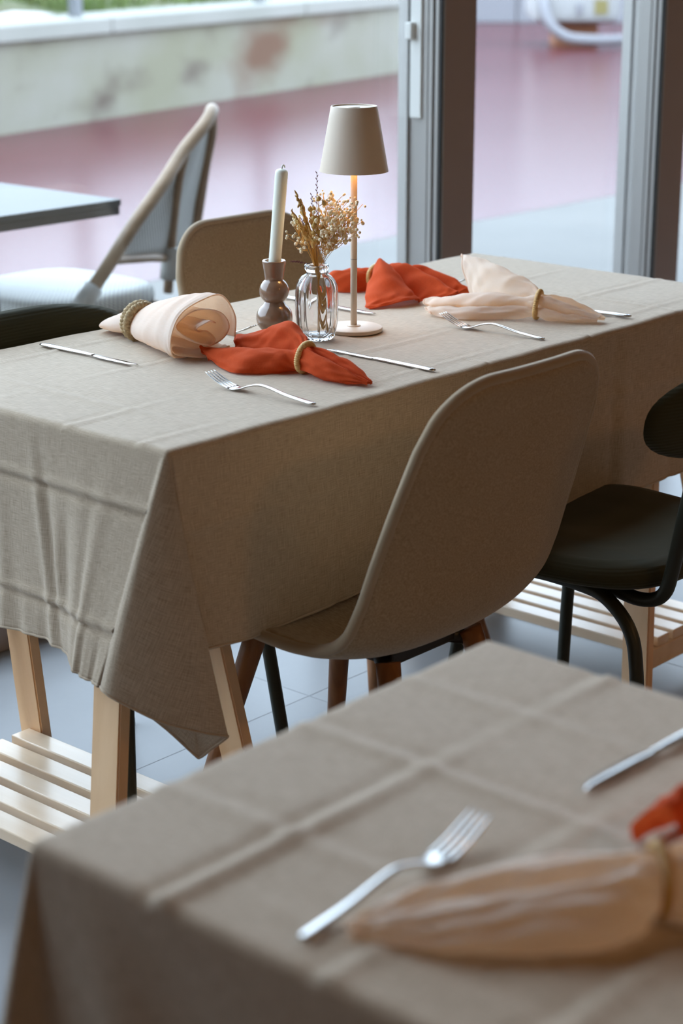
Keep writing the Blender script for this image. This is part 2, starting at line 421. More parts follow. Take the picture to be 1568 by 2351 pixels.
# ------------------------------------------------------------------ outside
def build_outside():
    tag(box('paving_strip', -30, 40, WIN_Y + 0.131, 3.95, -0.3, -0.004, M['paving']), kind='structure')
    g = box('court_ground', -30, 60, 3.951, 60, -0.3, -0.003, M['court']); tag(g, kind='structure')
    # low retaining wall running away to the right
    base = np.array([6.6705, 8.667]); d = np.array([0.9708, 0.2398]); n = np.array([-0.2398, 0.9708])
    ang = math.atan2(d[1], d[0])
    rw = thing('retaining_wall', None, None, (base[0], base[1], 0), ang); tag(rw, 'stained low concrete retaining wall with pale cap', None, None, 'structure')
    box('wall_face', -22, 7.1, 0.0, 0.4, -0.1, 0.60, M['concrete'], rw, 0.01)
    for k in range(10):
        box('cap_stone', -22 + k * 2.915, -22 + (k + 1) * 2.915 - 0.012, -0.05, 0.5, 0.60, 0.715, M['cap'], rw, 0.012)
    # planted bank behind it
    nx, ny = 90, 24
    G = np.zeros((nx, ny, 3)); ts = np.linspace(-22, 7.0, nx); us = np.linspace(0.45, 9.0, ny)
    for i, t in enumerate(ts):
        for j, u in enumerate(us):
            p = base + d * t + n * u
            G[i, j] = (p[0], p[1], 0.70 + 0.16 * (u - 0.45) + 0.06 * math.sin(t * 1.3 + u) * min(1, u) + 0.04 * math.sin(t * 3.1 - 2 * u))
    bank = link('planted_bank', grid_mesh('planted_bank', G), M['soil']); tag(bank, kind='structure')
    V = []; F = []
    for k in range(9000):
        t = random.uniform(-8, 6.9); u = random.uniform(0.62, 3.2)
        p = base + d * t + n * u; z = 0.68 + 0.16 * (u - 0.45) + 0.06 * math.sin(t * 1.3 + u) * min(1, u)
        a = random.uniform(0, PI); h = random.uniform(0.08, 0.24); w = 0.02
        i0 = len(V); lx, ly = random.uniform(-.08, .08), random.uniform(-.08, .08)
        V += [(p[0] - w * math.cos(a), p[1] - w * math.sin(a), z), (p[0] + w * math.cos(a), p[1] + w * math.sin(a), z), (p[0] + lx, p[1] + ly, z + h)]
        F.append((i0, i0 + 1, i0 + 2))
    gr = link('grass', mesh('grass', V, F), M['grass'], smooth=False)
    tag(gr, 'green grass growing on the bank behind the concrete wall', 'grass', kind='stuff')
    # railing standing on the cap
    rl = thing('railing', 'grey steel railing standing on the concrete wall', 'railing', (base[0], base[1], 0), ang)
    for t in (-8.1, -5.0, -1.9, 1.2, 3.85, 6.6):
        box('railing_post', t - 0.05, t + 0.05, 0.16, 0.22, 0.715, 1.75, M['galv'], rl, 0.005)
    for z in (0.96, 1.3, 1.7):
        box('rail', -21.9, 7.0, 0.17, 0.21, z, z + 0.04, M['galv'], rl)
    # far right: white rounded service unit, grey shed and fence
    YAW = math.radians(-48.5)
    un = thing('service_unit', 'large white rounded utility unit standing on the red ground', 'utility unit', (16.75, 10.95, 0), YAW)
    bm = bmesh.new(); add_box(bm, -0.55, 0.42, -0.25, 0.9, 0.26, 2.1, 0.12)
    bd = auto_smooth(bmobj('body', bm, M['unit_white'], un))
    link('bumper_pipe', tube_mesh('bumper_pipe', catmull([(-0.46, 0.1, 0.85), (-0.45, -0.28, 0.55), (-0.40, -0.42, 0.30), (-0.22, -0.46, 0.14), (0.05, -0.46, 0.10), (0.42, -0.44, 0.10), (0.60, -0.30, 0.12), (0.62, 0.2, 0.12)], 40), 0.06, 12), M['unit_grey'], un)
    box('underside', -0.25, 0.22, 0.15, 0.85, 0.0, 0.26, M['rust'], un)
    box('yellow_sticker', 0.12, 0.27, -0.256, -0.248, 0.36, 0.52, M['unit_yellow'], bd)
    box('handle', -0.08, -0.01, -0.28, -0.24, 0.36, 0.48, M['unit_grey'], bd, 0.01)
    sh = thing('metal_shed', 'pale grey panelled metal shed beyond the red court', 'shed', (19.9, 15.4, 0), YAW)
    for k in range(6):
        box('panel', -1.15 + k * 0.36, -1.15 + k * 0.36 + 0.34, 0, 0.05, 0.0 if k < 3 else 0.20, 2.6, M['unit_grey' if k % 2 else 'unit_white'], sh, 0.01)
    box('back', -1.15, 1.0, 0.06, 1.5, 0.0, 2.6, M['rust'], sh)
    bw = thing('boundary_wall', None, None, (21.0, 13.6, 0), YAW); tag(bw, 'pale grey wall closing off the red court', None, None, 'structure')
    for k in range(12): box('wall_bay', -1.9 + k * 0.8, -1.9 + k * 0.8 + 0.78, 0.0, 0.2, 0, 3.0, M['unit_grey'], bw, 0.01)
    fn = thing('side_fence', 'pale grey slatted fence edging the red court', 'fence', (16.55, 9.75, 0), YAW)
    for k in range(14):
        box('fence_slat', k * 0.16 - 0.12, k * 0.16 - 0.04, -0.02, 0.02, 0.0, 1.3, M['unit_grey'], fn, 0.004)
    for z in (0.20, 1.1): box('fence_rail', -0.15, 2.1, 0.02, 0.06, z, z + 0.06, M['unit_white'], fn)

def build_bistro():
    t = thing('bistro_table', 'square white bistro table with dark edge on the terrace', 'table', (1.345, 2.30, 0))
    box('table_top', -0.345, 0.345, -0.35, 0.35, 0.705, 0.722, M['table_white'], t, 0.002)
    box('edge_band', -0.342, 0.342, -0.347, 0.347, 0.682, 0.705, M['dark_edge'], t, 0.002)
    for y0_ in (-0.335, 0.295):
        box('leg', -0.095, -0.055, y0_, y0_ + 0.04, 0.0, 0.682, M['black_metal'], t, 0.002)
    box('foot_bar', -0.36, 0.20, -0.335, -0.295, 0.0, 0.02, M['black_metal'], t, 0.002)
    box('foot_bar', -0.36, 0.20, 0.295, 0.335, 0.0, 0.02, M['black_metal'], t, 0.002)
    box('stretcher', -0.085, -0.065, -0.30, 0.30, 0.55, 0.58, M['black_metal'], t, 0.002)
    c = thing('bistro_chair', 'rattan bistro chair with grey and white woven back and seat', 'chair', (1.85, 2.30, 0))
    L = lambda pts: [np.array(p) - np.array([1.85, 2.30, 0]) for p in pts]
    hoop = catmull(L([(1.60, 2.035, 0.43), (1.70, 2.03, 0.53), (1.80, 2.035, 0.625), (1.93, 2.055, 0.72), (2.06, 2.10, 0.80), (2.16, 2.12, 0.86), (2.225, 2.15, 0.893), (2.27, 2.20, 0.885), (2.30, 2.235, 0.82), (2.295, 2.26, 0.72), (2.27, 2.27, 0.58), (2.24, 2.28, 0.45)]), 60)
    link('back_hoop', tube_mesh('back_hoop', hoop, 0.019, 12), M['rattan'], c)
    up = catmull(L([(2.075, 2.105, 0.80), (2.06, 2.12, 0.725), (2.055, 2.14, 0.61), (2.05, 2.15, 0.52), (2.045, 2.16, 0.40)]), 20)
    link('back_upright', tube_mesh('back_upright', up, 0.014, 10), M['rattan'], c)
    rail_a = L([(1.735, 2.045, 0.545)])[0]; rail_b = L([(2.25, 2.268, 0.52)])[0]
    mid = L([(2.065, 2.172, 0.50)])[0]
    railc = catmull([rail_a, (rail_a + mid) / 2 + [0.02, -0.01, 0], mid, rail_b], 24)
    link('lower_rail', tube_mesh('lower_rail', railc, 0.012, 10), M['rattan'], c)
    topc = hoop[np.linspace(12, 50, 24).astype(int)]
    n = 12; G = np.zeros((24, n, 3)); UV = np.zeros((24, n, 2))
    for i in range(24):
        for j in range(n):
            s = j / (n - 1); G[i, j] = railc[i] * (1 - s) + topc[i] * s + np.array([0.028, 0.024, 0]) * math.sin(PI * s)
            UV[i, j] = (i / 23 * 0.55, s * np.linalg.norm(topc[i] - railc[i]))
    solid(link('woven_back', grid_mesh('woven_back', G, UV), M['weave_grey'], c), 0.004)
    # seat
    ns, nt_ = 40, 10; G = np.zeros((ns, nt_, 3)); UV = np.zeros((ns, nt_, 2))
    for i in range(ns):
        a = 2 * PI * i / ns
        ca, sa = math.cos(a), math.sin(a); q = (abs(ca) ** 4 + abs(sa) ** 4) ** (-0.25)
        for j in range(nt_):
            r = [0.001, 0.25, 0.5, 0.7, 0.85, 0.95, 1.0, 1.01, 1.0, 0.94][j]
            z = [0.452, 0.452, 0.452, 0.452, 0.451, 0.447, 0.438, 0.42, 0.402, 0.396][j]
            G[i, j] = (0.235 * ca * q * r - 0.11, 0.235 * sa * q * r, z); UV[i, j] = (G[i, j, 0] + z, G[i, j, 1] + z)
    link('woven_seat', grid_mesh('woven_seat', G, UV, True), M['weave_grey'], c)
    ring = np.array([(0.215 * math.copysign(abs(math.cos(a)) ** 0.5, math.cos(a)) - 0.11, 0.215 * math.copysign(abs(math.sin(a)) ** 0.5, math.sin(a)), 0.385) for a in np.linspace(0, 2 * PI, 48, endpoint=False)])
    link('seat_frame', tube_mesh('seat_frame', ring, 0.016, 10, closed=True), M['rattan'], c)
    for (ax, ay), (bx, by) in (((-0.30, -0.20), (-0.33, -0.22)), ((-0.30, 0.2), (-0.33, 0.22)), ((0.08, -0.20), (0.16, -0.22)), ((0.08, 0.2), (0.16, 0.22))):
        link('leg', tube_mesh('leg', catmull([(ax, ay, 0.40), ((ax + bx) / 2, (ay + by) / 2, 0.2), (bx, by, 0.0)], 10), 0.016, 10), M['rattan'], c)
    for p, q in ((hoop[0], hoop[3]), (L([(2.046, 2.157, 0.44)])[0], L([(2.051, 2.15, 0.53)])[0]), (np.array([-0.30, -0.2, 0.33]), np.array([-0.30, -0.2, 0.41]))):
        link('cane_binding', tube_mesh('cane_binding', [p, (np.array(p) + q) / 2, q], 0.026, 12), M['wrap_white'], c)

# ------------------------------------------------------------------ tables and trestles
def trestle(cx, cy, sx, sy, zs, hx, hy, label, top_z=0.712):
    """sx, sy: splay (m per m); zs: shelf height; hx, hy: half spread at the shelf"""
    t = thing('trestle', label, 'trestle', (cx, cy, 0), 0, 'birch trestles under the dining tables')
    for ax in (-1, 1):
        for ay in (-1, 1):
            p0 = (ax * (hx + sx * zs), ay * (hy + sy * zs), 0.0)
            p1 = (ax * (hx - sx * (top_z - zs)), ay * (hy - sy * (top_z - zs)), top_z)
            link('leg', beam_mesh('leg', p0, p1, (1, 0, 0), 0.022, 0.058), M['birch'], t, False)
    for ay in (-1, 1):
        box('shelf_rail', -hx - 0.012, hx + 0.012, ay * (hy - 0.012) - 0.012, ay * (hy - 0.012) + 0.012, zs - 0.045, zs - 0.005, M['birch_slat'], t, 0.002)
        box('top_rail', -0.05, 0.05, ay * (hy - sy * 0.55) - 0.02, ay * (hy - sy * 0.55) + 0.02, top_z - 0.05, top_z, M['birch_slat'], t, 0.002)
    n = 5
    for k in range(n):
        x = -hx + 0.035 + k * (2 * hx - 0.07) / (n - 1)
        box('shelf_slat', x - 0.020, x + 0.020, -hy + 0.0, hy - 0.0, zs - 0.004, zs + 0.016, M['birch_slat'], t, 0.002)
    return t

def corner_default(c, sx, sy, ox, oy, rd):
    """hem points of a simply hanging cloth corner"""
    r = math.hypot(ox, oy) * 0.96
    return [(c[0] + sx * 0.05, c[1] + sy * 0.05, TOP - r * 0.985)]

def cloth_field(P, nrm, amp=1.0):
    """fine crumple of ironed-in folds; returns displacement length"""
    return 0.0

def tablecloth(name, label, x0, x1, y0, y1, drop, corners, creases, wav, waves_end, remap=None, seed=0):
    """drop: overhang on the four sides in order y0, x1, y1, x0 (walking round counter-clockwise).
       corners: hem points for corners (x0,y0),(x1,y0),(x1,y1),(x0,y1)."""
    r = 0.009
    rs = np.random.default_rng(seed)
    step = 0.008
    ix0, ix1, iy0, iy1 = x0 + r, x1 - r, y0 + r, y1 - r
    nx = int((ix1 - ix0) / step); ny = int((iy1 - iy0) / step)
    X = np.linspace(ix0, ix1, nx + 1); Y = np.linspace(iy0, iy1, ny + 1)
    ph = rs.uniform(0, 6.28, 12)
    def topz(x, y):
        z = TOP - 0.0015
        for (kind, pos, amp, w) in creases:
            dd = (x - pos) if kind == 'x' else (y - pos)
            mod = 0.55 + 0.45 * math.sin((y if kind == 'x' else x) * 9 + pos * 40)
            z += 1.25 * amp * mod * (math.exp(-(dd / w) ** 2) - 0.6 * math.exp(-((dd - 1.8 * w) / w) ** 2))
        z += 0.0007 * math.sin(13 * x + 5 * y + ph[0]) * math.sin(9 * y - 4 * x + ph[1]) + 0.0004 * math.sin(37 * x - 21 * y + ph[2])
        return z
    V = []; UV = []; F = []
    idx = {}
    for i, x in enumerate(X):
        for j, y in enumerate(Y):
            idx[i, j] = len(V); V.append((x, y, topz(x, y))); UV.append((x, y))
    for i in range(nx):
        for j in range(ny):
            F.append((idx[i, j], idx[i + 1, j], idx[i + 1, j + 1], idx[i, j + 1]))
    # perimeter walk: list of (top index, edge point, normal, hem point, uv of hem)
    W = []
    def side(pts_idx, nrm, dr, off, side_no):
        n = len(pts_idx)
        for k, (i, j) in enumerate(pts_idx):
            e = np.array(V[idx[i, j]])
            s = e[0] if nrm[0] == 0 else e[1]
            h = e + np.array([nrm[0], nrm[1], 0]) * (r + off(s)); h[2] = TOP - dr(s)
            if remap: h = remap(side_no, s, h)
            W.append([idx[i, j], e, np.array(nrm, float), h, (e[0] + nrm[0] * dr(s), e[1] + nrm[1] * dr(s)), side_no])
    def corner(ci, cj, n0, n1, hems, uvs):
        e = np.array(V[idx[ci, cj]]); K = len(hems)
        a0 = math.atan2(n0[1], n0[0]); a1 = math.atan2(n1[1], n1[0])
        while a1 < a0: a1 += 2 * PI
        for k in range(K):
            a = a0 + (a1 - a0) * (k + 1) / (K + 1)
            W.append([idx[ci, cj], e, np.array([math.cos(a), math.sin(a)]), np.array(hems[k], float), uvs[k], 9])
    dn, de, df, dw = drop
    offn, offe, offf, offw = wav
    cs = [
        side([(i, 0) for i in range(nx + 1)], (0, -1), dn, offn, 0),
        corner(nx, 0, (0, -1), (1, 0), *corners[1]),
        side([(nx, j) for j in range(ny + 1)], (1, 0), de, offe, 1),
        corner(nx, ny, (1, 0), (0, 1), *corners[2]),
        side([(i, ny) for i in range(nx, -1, -1)], (0, 1), df, offf, 2),
        corner(0, ny, (0, 1), (-1, 0), *corners[3]),
        side([(0, j) for j in range(ny, -1, -1)], (-1, 0), dw, offw, 3),
        corner(0, 0, (-1, 0), (0, -1), *corners[0]),
    ]
    nrow_r, nrow = 4, 56
    cols = []
    for (ti, e, nr, h, huv, sno) in W:
        col = [ti]
        for k in range(1, nrow_r + 1):
            a = PI / 2 * k / nrow_r
            p = e + np.array([nr[0], nr[1], 0]) * r * math.sin(a); p[2] = e[2] - r * (1 - math.cos(a))
            col.append(len(V)); V.append(tuple(p)); UV.append((e[0] + nr[0] * r * a, e[1] + nr[1] * r * a))
        p0 = e + np.array([nr[0], nr[1], 0]) * r; p0[2] = e[2] - r
        for k in range(1, nrow + 1):
            s = k / nrow
            p = p0 * (1 - s) + h * s
            s3 = s
            dz = TOP - p[2]
            if sno != 9:
                tt = e[0] if nr[0] == 0 else e[1]
                p = p + np.array([nr[0], nr[1], 0]) * waves_end(sno, tt, dz, s)
            else:
                p = p + np.array([nr[0], nr[1], 0]) * 0.004 * math.sin(PI * s)
            col.append(len(V)); V.append(tuple(p))
            UV.append((e[0] * (1 - s) + huv[0] * s, e[1] * (1 - s) + huv[1] * s))
        # rolled hem: a slightly thicker last band
        cols.append(col)
    n = len(cols)
    for i in range(n):
        a, b = cols[i], cols[(i + 1) % n]
        for k in range(len(a) - 1):
            q = [a[k], a[k + 1], b[k + 1], b[k]]
            if q[0] == q[3]: q = q[:3]
            F.append(tuple(q))
    me = mesh(name, V, F)
    uv = me.uv_layers.new(name='UVMap'); U = np.array(UV)
    li = np.zeros(len(me.loops), dtype=np.int32); me.loops.foreach_get('vertex_index', li)
    uv.data.foreach_set('uv', U[li].astype(np.float32).ravel())
    bm = bmesh.new(); bm.from_mesh(me); bmesh.ops.recalc_face_normals(bm, faces=bm.faces); bm.to_mesh(me); bm.free()
    o = link(name, me, M['linen']); solid(o, 0.0012, 0)
    # stitched hem: a second narrow band along the lower edge
    HV = []; HF = []; m_ = len(cols)
    for c in cols:
        for back in (0, 2):
            p = np.array(V[c[-1 - back]]); HV.append(p)
    hem_pts = [np.array(V[c[-1]]) for c in cols]
    hem = link('hem', tube_mesh('hem', np.array(hem_pts), 0.0022, 6, closed=True), M['linen'], o)
    tag(o, label, 'tablecloth')
    return o

def gauss(x, m, s): return math.exp(-((x - m) / s) ** 2)

def build_tables():
    t = thing('dining_table', 'long rectangular dining table hidden under the beige cloth by the window', 'table', (LX / 2, WY / 2, 0))
    box('table_top', -LX / 2 + 0.008, LX / 2 - 0.008, -WY / 2 + 0.008, WY / 2 - 0.008, 0.714, 0.744, M['birch_slat'], t, 0.003)
    trestle(0.095, 0.352, 0.17, 0.09, 0.085, 0.152, 0.258, 'birch trestle with slatted shelf under the cloth corner with the hanging fold')
    trestle(1.385, 0.315, 0.18, 0.13, 0.085, 0.145, 0.275, 'birch trestle with slatted shelf beside the dark green chair seat')
    # main cloth ------------------------------------------------------
    P1 = (-0.052, 0.083, 0.398); P2 = (0.072, -0.030, 0.325); P3 = (0.058, 0.012, 0.285); P4 = (0.000, 0.078, 0.366)
    def seg(a, b, n): return [tuple(np.array(a) * (1 - k / n) + np.array(b) * k / n) for k in range(n)]
    Pm = (-0.004, 0.022, 0.356)
    start = (-0.044, 0.103, 0.401); end = (0.050, 0.006, 0.452)
    hems = list(catmull([start, (-0.050, 0.093, 0.400), P1, (-0.045, 0.068, 0.389), Pm, (0.040, -0.014, 0.336), (0.066, -0.028, 0.327), P2, (0.070, -0.026, 0.320), (0.064, -0.006, 0.302), P3, (0.052, 0.018, 0.290), (0.03, 0.045, 0.325), P4, (0.004, 0.080, 0.375), (0.02, 0.055, 0.41), (0.035, 0.030, 0.435), end], 70))
    K = len(hems)
    uvs = []
    for k in range(K):
        s = k / (K - 1)
        uvs.append((-0.33, 0.1 - 0.4 * min(1, s / 0.55)) if s < 0.55 else (-0.33 + 0.4 * (s - 0.55) / 0.45, -0.295))
    def simple(c, sx, sy):
        hs = []; us = []
        for k in range(15):
            a = k / 14
            w = math.sin(PI * a)
            hs.append(None); us.append(None)
        return hs, us
    def drape(c, n0, n1, d0, d1, bulge=0.10):
        hs = []; us = []
        for k in range(17):
            a = (k + 1) / 18
            w = math.sin(PI * a)
            d = d0 * (1 - a) + d1 * a
            L_ = d + (math.hypot(d0, d1) * 0.95 - d) * w ** 2
            nx_, ny_ = n0[0] * (1 - a) + n1[0] * a, n0[1] * (1 - a) + n1[1] * a
            l = math.hypot(nx_, ny_); nx_ /= l; ny_ /= l
            out = 0.012 + bulge * w ** 2
            hs.append((c[0] + nx_ * out, c[1] + ny_ * out, TOP - L_ * 0.97))
            us.append((c[0] + nx_ * L_, c[1] + ny_ * L_))
        return hs, us
    dn = lambda s: 0.297 + 0.004 * math.sin(7 * s) + 0.018 * max(0, s - 1.0)
    de = lambda s: 0.33
    df = lambda s: 0.30
    dw = lambda s: 0.332 + 0.003 * math.sin(20 * s) + 0.016 * max(0.0, 0.25 - s) / 0.25
    zero = lambda s: 0.0
    offn = lambda s: 0.004 + 0.012 * gauss(s, 0.03, 0.05) * 0 + 0.006 * math.sin(5 * s + 1)
    offw = lambda s: 0.006 + 0.030 / (1 + math.exp((s - 0.205) / 0.022))
    def waves(sno, t, dz, s):
        if sno == 3:   # short end towards the camera: ironed folds and soft pleats
            w = 0.0
            w += 0.0050 * gauss(t, 0.285 - 0.05 * s, 0.008) * min(1, s * 3) * (0.6 + 0.6 * s)
            w -= 0.0045 * gauss(t, 0.268 - 0.05 * s, 0.007) * min(1, s * 3) * (0.6 + 0.6 * s)
            w += 0.0035 * gauss(t, 0.225, 0.010) * gauss(s, 0.62, 0.25)
            w -= 0.0040 * gauss(t, 0.204, 0.010) * gauss(s, 0.62, 0.25)
            w += 0.0055 * gauss(t, 0.105 + 0.03 * s, 0.016) * s
            w -= 0.0050 * gauss(t, 0.135 + 0.02 * s, 0.012) * s
            w += 0.0040 * gauss(t, 0.355, 0.012) * s - 0.004 * gauss(t, 0.375, 0.012) * s
            w += 0.0050 * gauss(dz, 0.088, 0.005) - 0.0045 * gauss(dz, 0.097, 0.006) + 0.0050 * gauss(dz, 0.265, 0.005) - 0.0045 * gauss(dz, 0.274, 0.006)
            w += 0.002 * math.sin(t * 90) * s ** 4 + 0.0012 * math.sin(t * 210) * s ** 6
            return w
        if sno == 0:   # long near side: calm, a few broad folds
            w = 0.004 * math.sin(9 * t + 0.6) * s + 0.0025 * math.sin(23 * t) * s
            w -= 0.006 * gauss(t, 1.062, 0.012) * (0.3 + 0.7 * s)
            w += 0.004 * gauss(t, 1.09, 0.02) * (0.3 + 0.7 * s)
            w -= 0.004 * gauss(t, 1.245, 0.010) * (0.3 + 0.7 * s)
            w -= 0.003 * gauss(t, 0.33, 0.01) * s
            w += 0.0018 * gauss(dz, 0.12, 0.006)
            return w
        return 0.004 * math.sin(11 * t) * s
    def fold_remap(sno, s, h):
        # next to the folded corner the hem is taken up by the fold
        if sno == 0 and s < 0.14:
            q = (s - 0.009) / 0.131; h = h.copy(); h[0] = 0.055 + 0.085 * q; h[1] = 0.004 * (1 - q) + h[1] * q; h[2] = 0.452 * (1 - q) + h[2] * q
        if sno == 3 and s < 0.19:
            q = (s - 0.009) / 0.181; h = h.copy(); h[1] = 0.105 + 0.085 * q; h[0] = -0.045 * (1 - q) + h[0] * q; h[2] = 0.401 * (1 - q) + h[2] * q
        return h
    creases = [('y', 0.585, 0.0026, 0.006), ('y', 0.40, 0.0032, 0.006), ('y', 0.205, 0.0028, 0.005), ('y', 0.055, 0.0022, 0.006),
               ('x', 0.12, 0.0016, 0.008), ('x', 0.70, 0.0024, 0.005), ('x', 0.42, 0.0012, 0.006), ('x', 0.98, 0.0016, 0.006), ('x', 1.26, 0.0018, 0.006)]
    tablecloth('tablecloth', 'beige linen cloth draped over the table with the lamp and vase', 0, LX, 0, WY, (dn, de, df, dw),
               [(hems, uvs), drape((LX, 0), (0, -1), (1, 0), 0.30, 0.33), drape((LX, WY), (1, 0), (0, 1), 0.33, 0.30), drape((0, WY), (0, 1), (-1, 0), 0.30, 0.33)],
               creases, (offn, zero, zero, offw), waves, fold_remap, seed=1)
    # foreground table -------------------------------------------------
    fx0, fx1, fy0, fy1 = -0.8515, -0.268, -1.96, -0.736
    t2 = thing('dining_table', 'second dining table under beige cloth holding a rolled cream napkin', 'table', ((fx0 + fx1) / 2, (fy0 + fy1) / 2, 0))
    hw, hl = (fx1 - fx0) / 2 - 0.008, (fy1 - fy0) / 2 - 0.008
    box('table_top', -hw, hw, -hl, hl, 0.714, 0.744, M['birch_slat'], t2, 0.003)
    for yy in (fy0 + 0.25, fy1 - 0.25):
        for sx in (-1, 1):
            pass
    for sx in (-1, 1):
        for sy in (-1, 1):
            link('leg', beam_mesh('leg', (sx * (hw - 0.05), sy * (hl - 0.06), 0), (sx * (hw - 0.05), sy * (hl - 0.06), 0.714), (1, 0, 0), 0.045, 0.045), M['birch'], t2, False)
    def waves2(sno, t, dz, s):
        if sno == 3:
            return (0.010 * gauss(t, -0.80 - 0.10 * s, 0.035) - 0.008 * gauss(t, -0.88 - 0.10 * s, 0.05)) * s + 0.005 * math.sin(14 * t) * s
        return 0.006 * math.sin(12 * t) * s
    d30 = lambda s: 0.30
    cr2 = [('y', -0.885, 0.0050, 0.008), ('y', -1.045, 0.0026, 0.008), ('y', -1.20, 0.0024, 0.009), ('x', -0.545, 0.0026, 0.009), ('x', -0.71, 0.0018, 0.01), ('x', -0.80, 0.0014, 0.012), ('x', -0.40, 0.0012, 0.01)]
    tablecloth('tablecloth', 'beige linen cloth on the second table under the rolled cream napkin', fx0, fx1, fy0, fy1, (d30, d30, d30, d30),
               [drape((fx0, fy0), (-1, 0), (0, -1), 0.3, 0.3), drape((fx1, fy0), (0, -1), (1, 0), 0.3, 0.3), drape((fx1, fy1), (1, 0), (0, 1), 0.3, 0.3), drape((fx0, fy1), (0, 1), (-1, 0), 0.3, 0.3, 0.05)],
               cr2, (zero, zero, zero, zero), waves2, seed=5)

# ------------------------------------------------------------------ chairs
def shell_chair(label, loc, rz, group):
    """moulded upholstered shell on four wooden legs; faces +y"""
    t = thing('shell_chair', label, 'chair', loc, rz, group)
    prof = catmull([(0.215, 0.415), (0.195, 0.432), (0.13, 0.436), (0.04, 0.424), (-0.05, 0.414), (-0.115, 0.421), (-0.165, 0.452), (-0.195, 0.505), (-0.215, 0.58), (-0.238, 0.67), (-0.262, 0.76), (-0.285, 0.843)], 60)
    nt_, ns = 60, 33
    T = np.gradient(prof, axis=0); T /= np.linalg.norm(T, axis=1)[:, None]
    N = np.stack([T[:, 1], -T[:, 0]], 1)      # towards the sitter
    if N[20][1] < 0: N = -N
    G = np.zeros((nt_, ns, 3)); UV = np.zeros((nt_, ns, 2))
    arc = np.concatenate([[0], np.cumsum(np.linalg.norm(np.diff(prof, axis=0), axis=1))]); tot = arc[-1]
    hw_pts = catmull([(0, 0.200), (0.1, 0.213), (0.25, 0.221), (0.45, 0.224), (0.6, 0.219), (0.75, 0.210), (0.9, 0.195), (1.0, 0.185)], 200)
    for i in range(nt_):
        q = arc[i] / tot
        hw = np.interp(q, hw_pts[:, 0], hw_pts[:, 1])
        curl = 0.036 * (1 - 0.55 * max(0, q - 0.6) / 0.4) * min(1, 0.35 + q * 1.6)
        for j in range(ns):
            u = -1 + 2 * j / (ns - 1)
            # rounded front and top corners: pull the profile parameter in near the sides
            qq = q
            e = abs(u) ** 4
            dq_top = 0.115 * (1 - math.sqrt(max(0, 1 - (max(0, abs(u) - 0.45) / 0.55) ** 2.2)))
            dq_fr = 0.10 * (1 - math.sqrt(max(0, 1 - (max(0, abs(u) - 0.45) / 0.55) ** 2.2)))
            qq = dq_fr + q * (1 - dq_top - dq_fr) + 0.012 * 0
            pos = np.array([np.interp(qq * tot, arc, prof[:, 0]), np.interp(qq * tot, arc, prof[:, 1])])
            nn = np.array([np.interp(qq * tot, arc, N[:, 0]), np.interp(qq * tot, arc, N[:, 1])])
            w2 = np.interp(qq, hw_pts[:, 0], hw_pts[:, 1])
            pos = pos + nn * curl * abs(u) ** 2.6
            G[i, j] = (u * w2, pos[0], pos[1]); UV[i, j] = (u * w2, qq * tot)
    me = grid_mesh('shell', G, UV)
    sh = link('shell', me, M['shell_fabric'], t)
    md = sh.modifiers.new('thickness', 'SOLIDIFY'); md.thickness = 0.020; md.offset = 0
    bv = sh.modifiers.new('soft', 'SUBSURF'); bv.levels = 1; bv.render_levels = 1
    rim = np.concatenate([G[0, :], G[1:, -1], G[-1, -2::-1], G[-2:0:-1, 0]])
    k = np.concatenate([[0], np.cumsum(np.linalg.norm(np.diff(rim, axis=0), axis=1))])
    s = np.linspace(0, k[-1], 200, endpoint=False)
    rim2 = np.stack([np.interp(s, k, rim[:, c]) for c in range(3)], 1)
    link('piping', tube_mesh('piping', rim2, 0.0088, 8, closed=True), M['shell_piping'], sh)
    uf = bmesh.new(); add_box(uf, -0.075, 0.075, -0.10, 0.10, 0.383, 0.404, 0.004)
    bmobj('underframe', uf, M['black_metal'], t)
    for sx in (-1, 1):
        for sy in (-1, 1):
            yo = 0.035 if sy > 0 else 0.0
            a = np.array((sx * 0.095, sy * 0.11 + yo, 0.400)); b = np.array((sx * 0.175, sy * 0.215 - 0.01 + yo, 0.0))
            ts = np.linspace(0, 1, 8)
            P = [a * (1 - q) + b * q for q in ts]
            lg = link('leg', tube_mesh('leg', P, [0.0185 - 0.006 * q for q in ts], 14), M['walnut'], t)
            link('bracket', tube_mesh('bracket', [(sx * 0.05, sy * 0.05, 0.392), (sx * 0.095, sy * 0.11 + yo, 0.385)], 0.012, 8), M['black_metal'], lg)
    return t

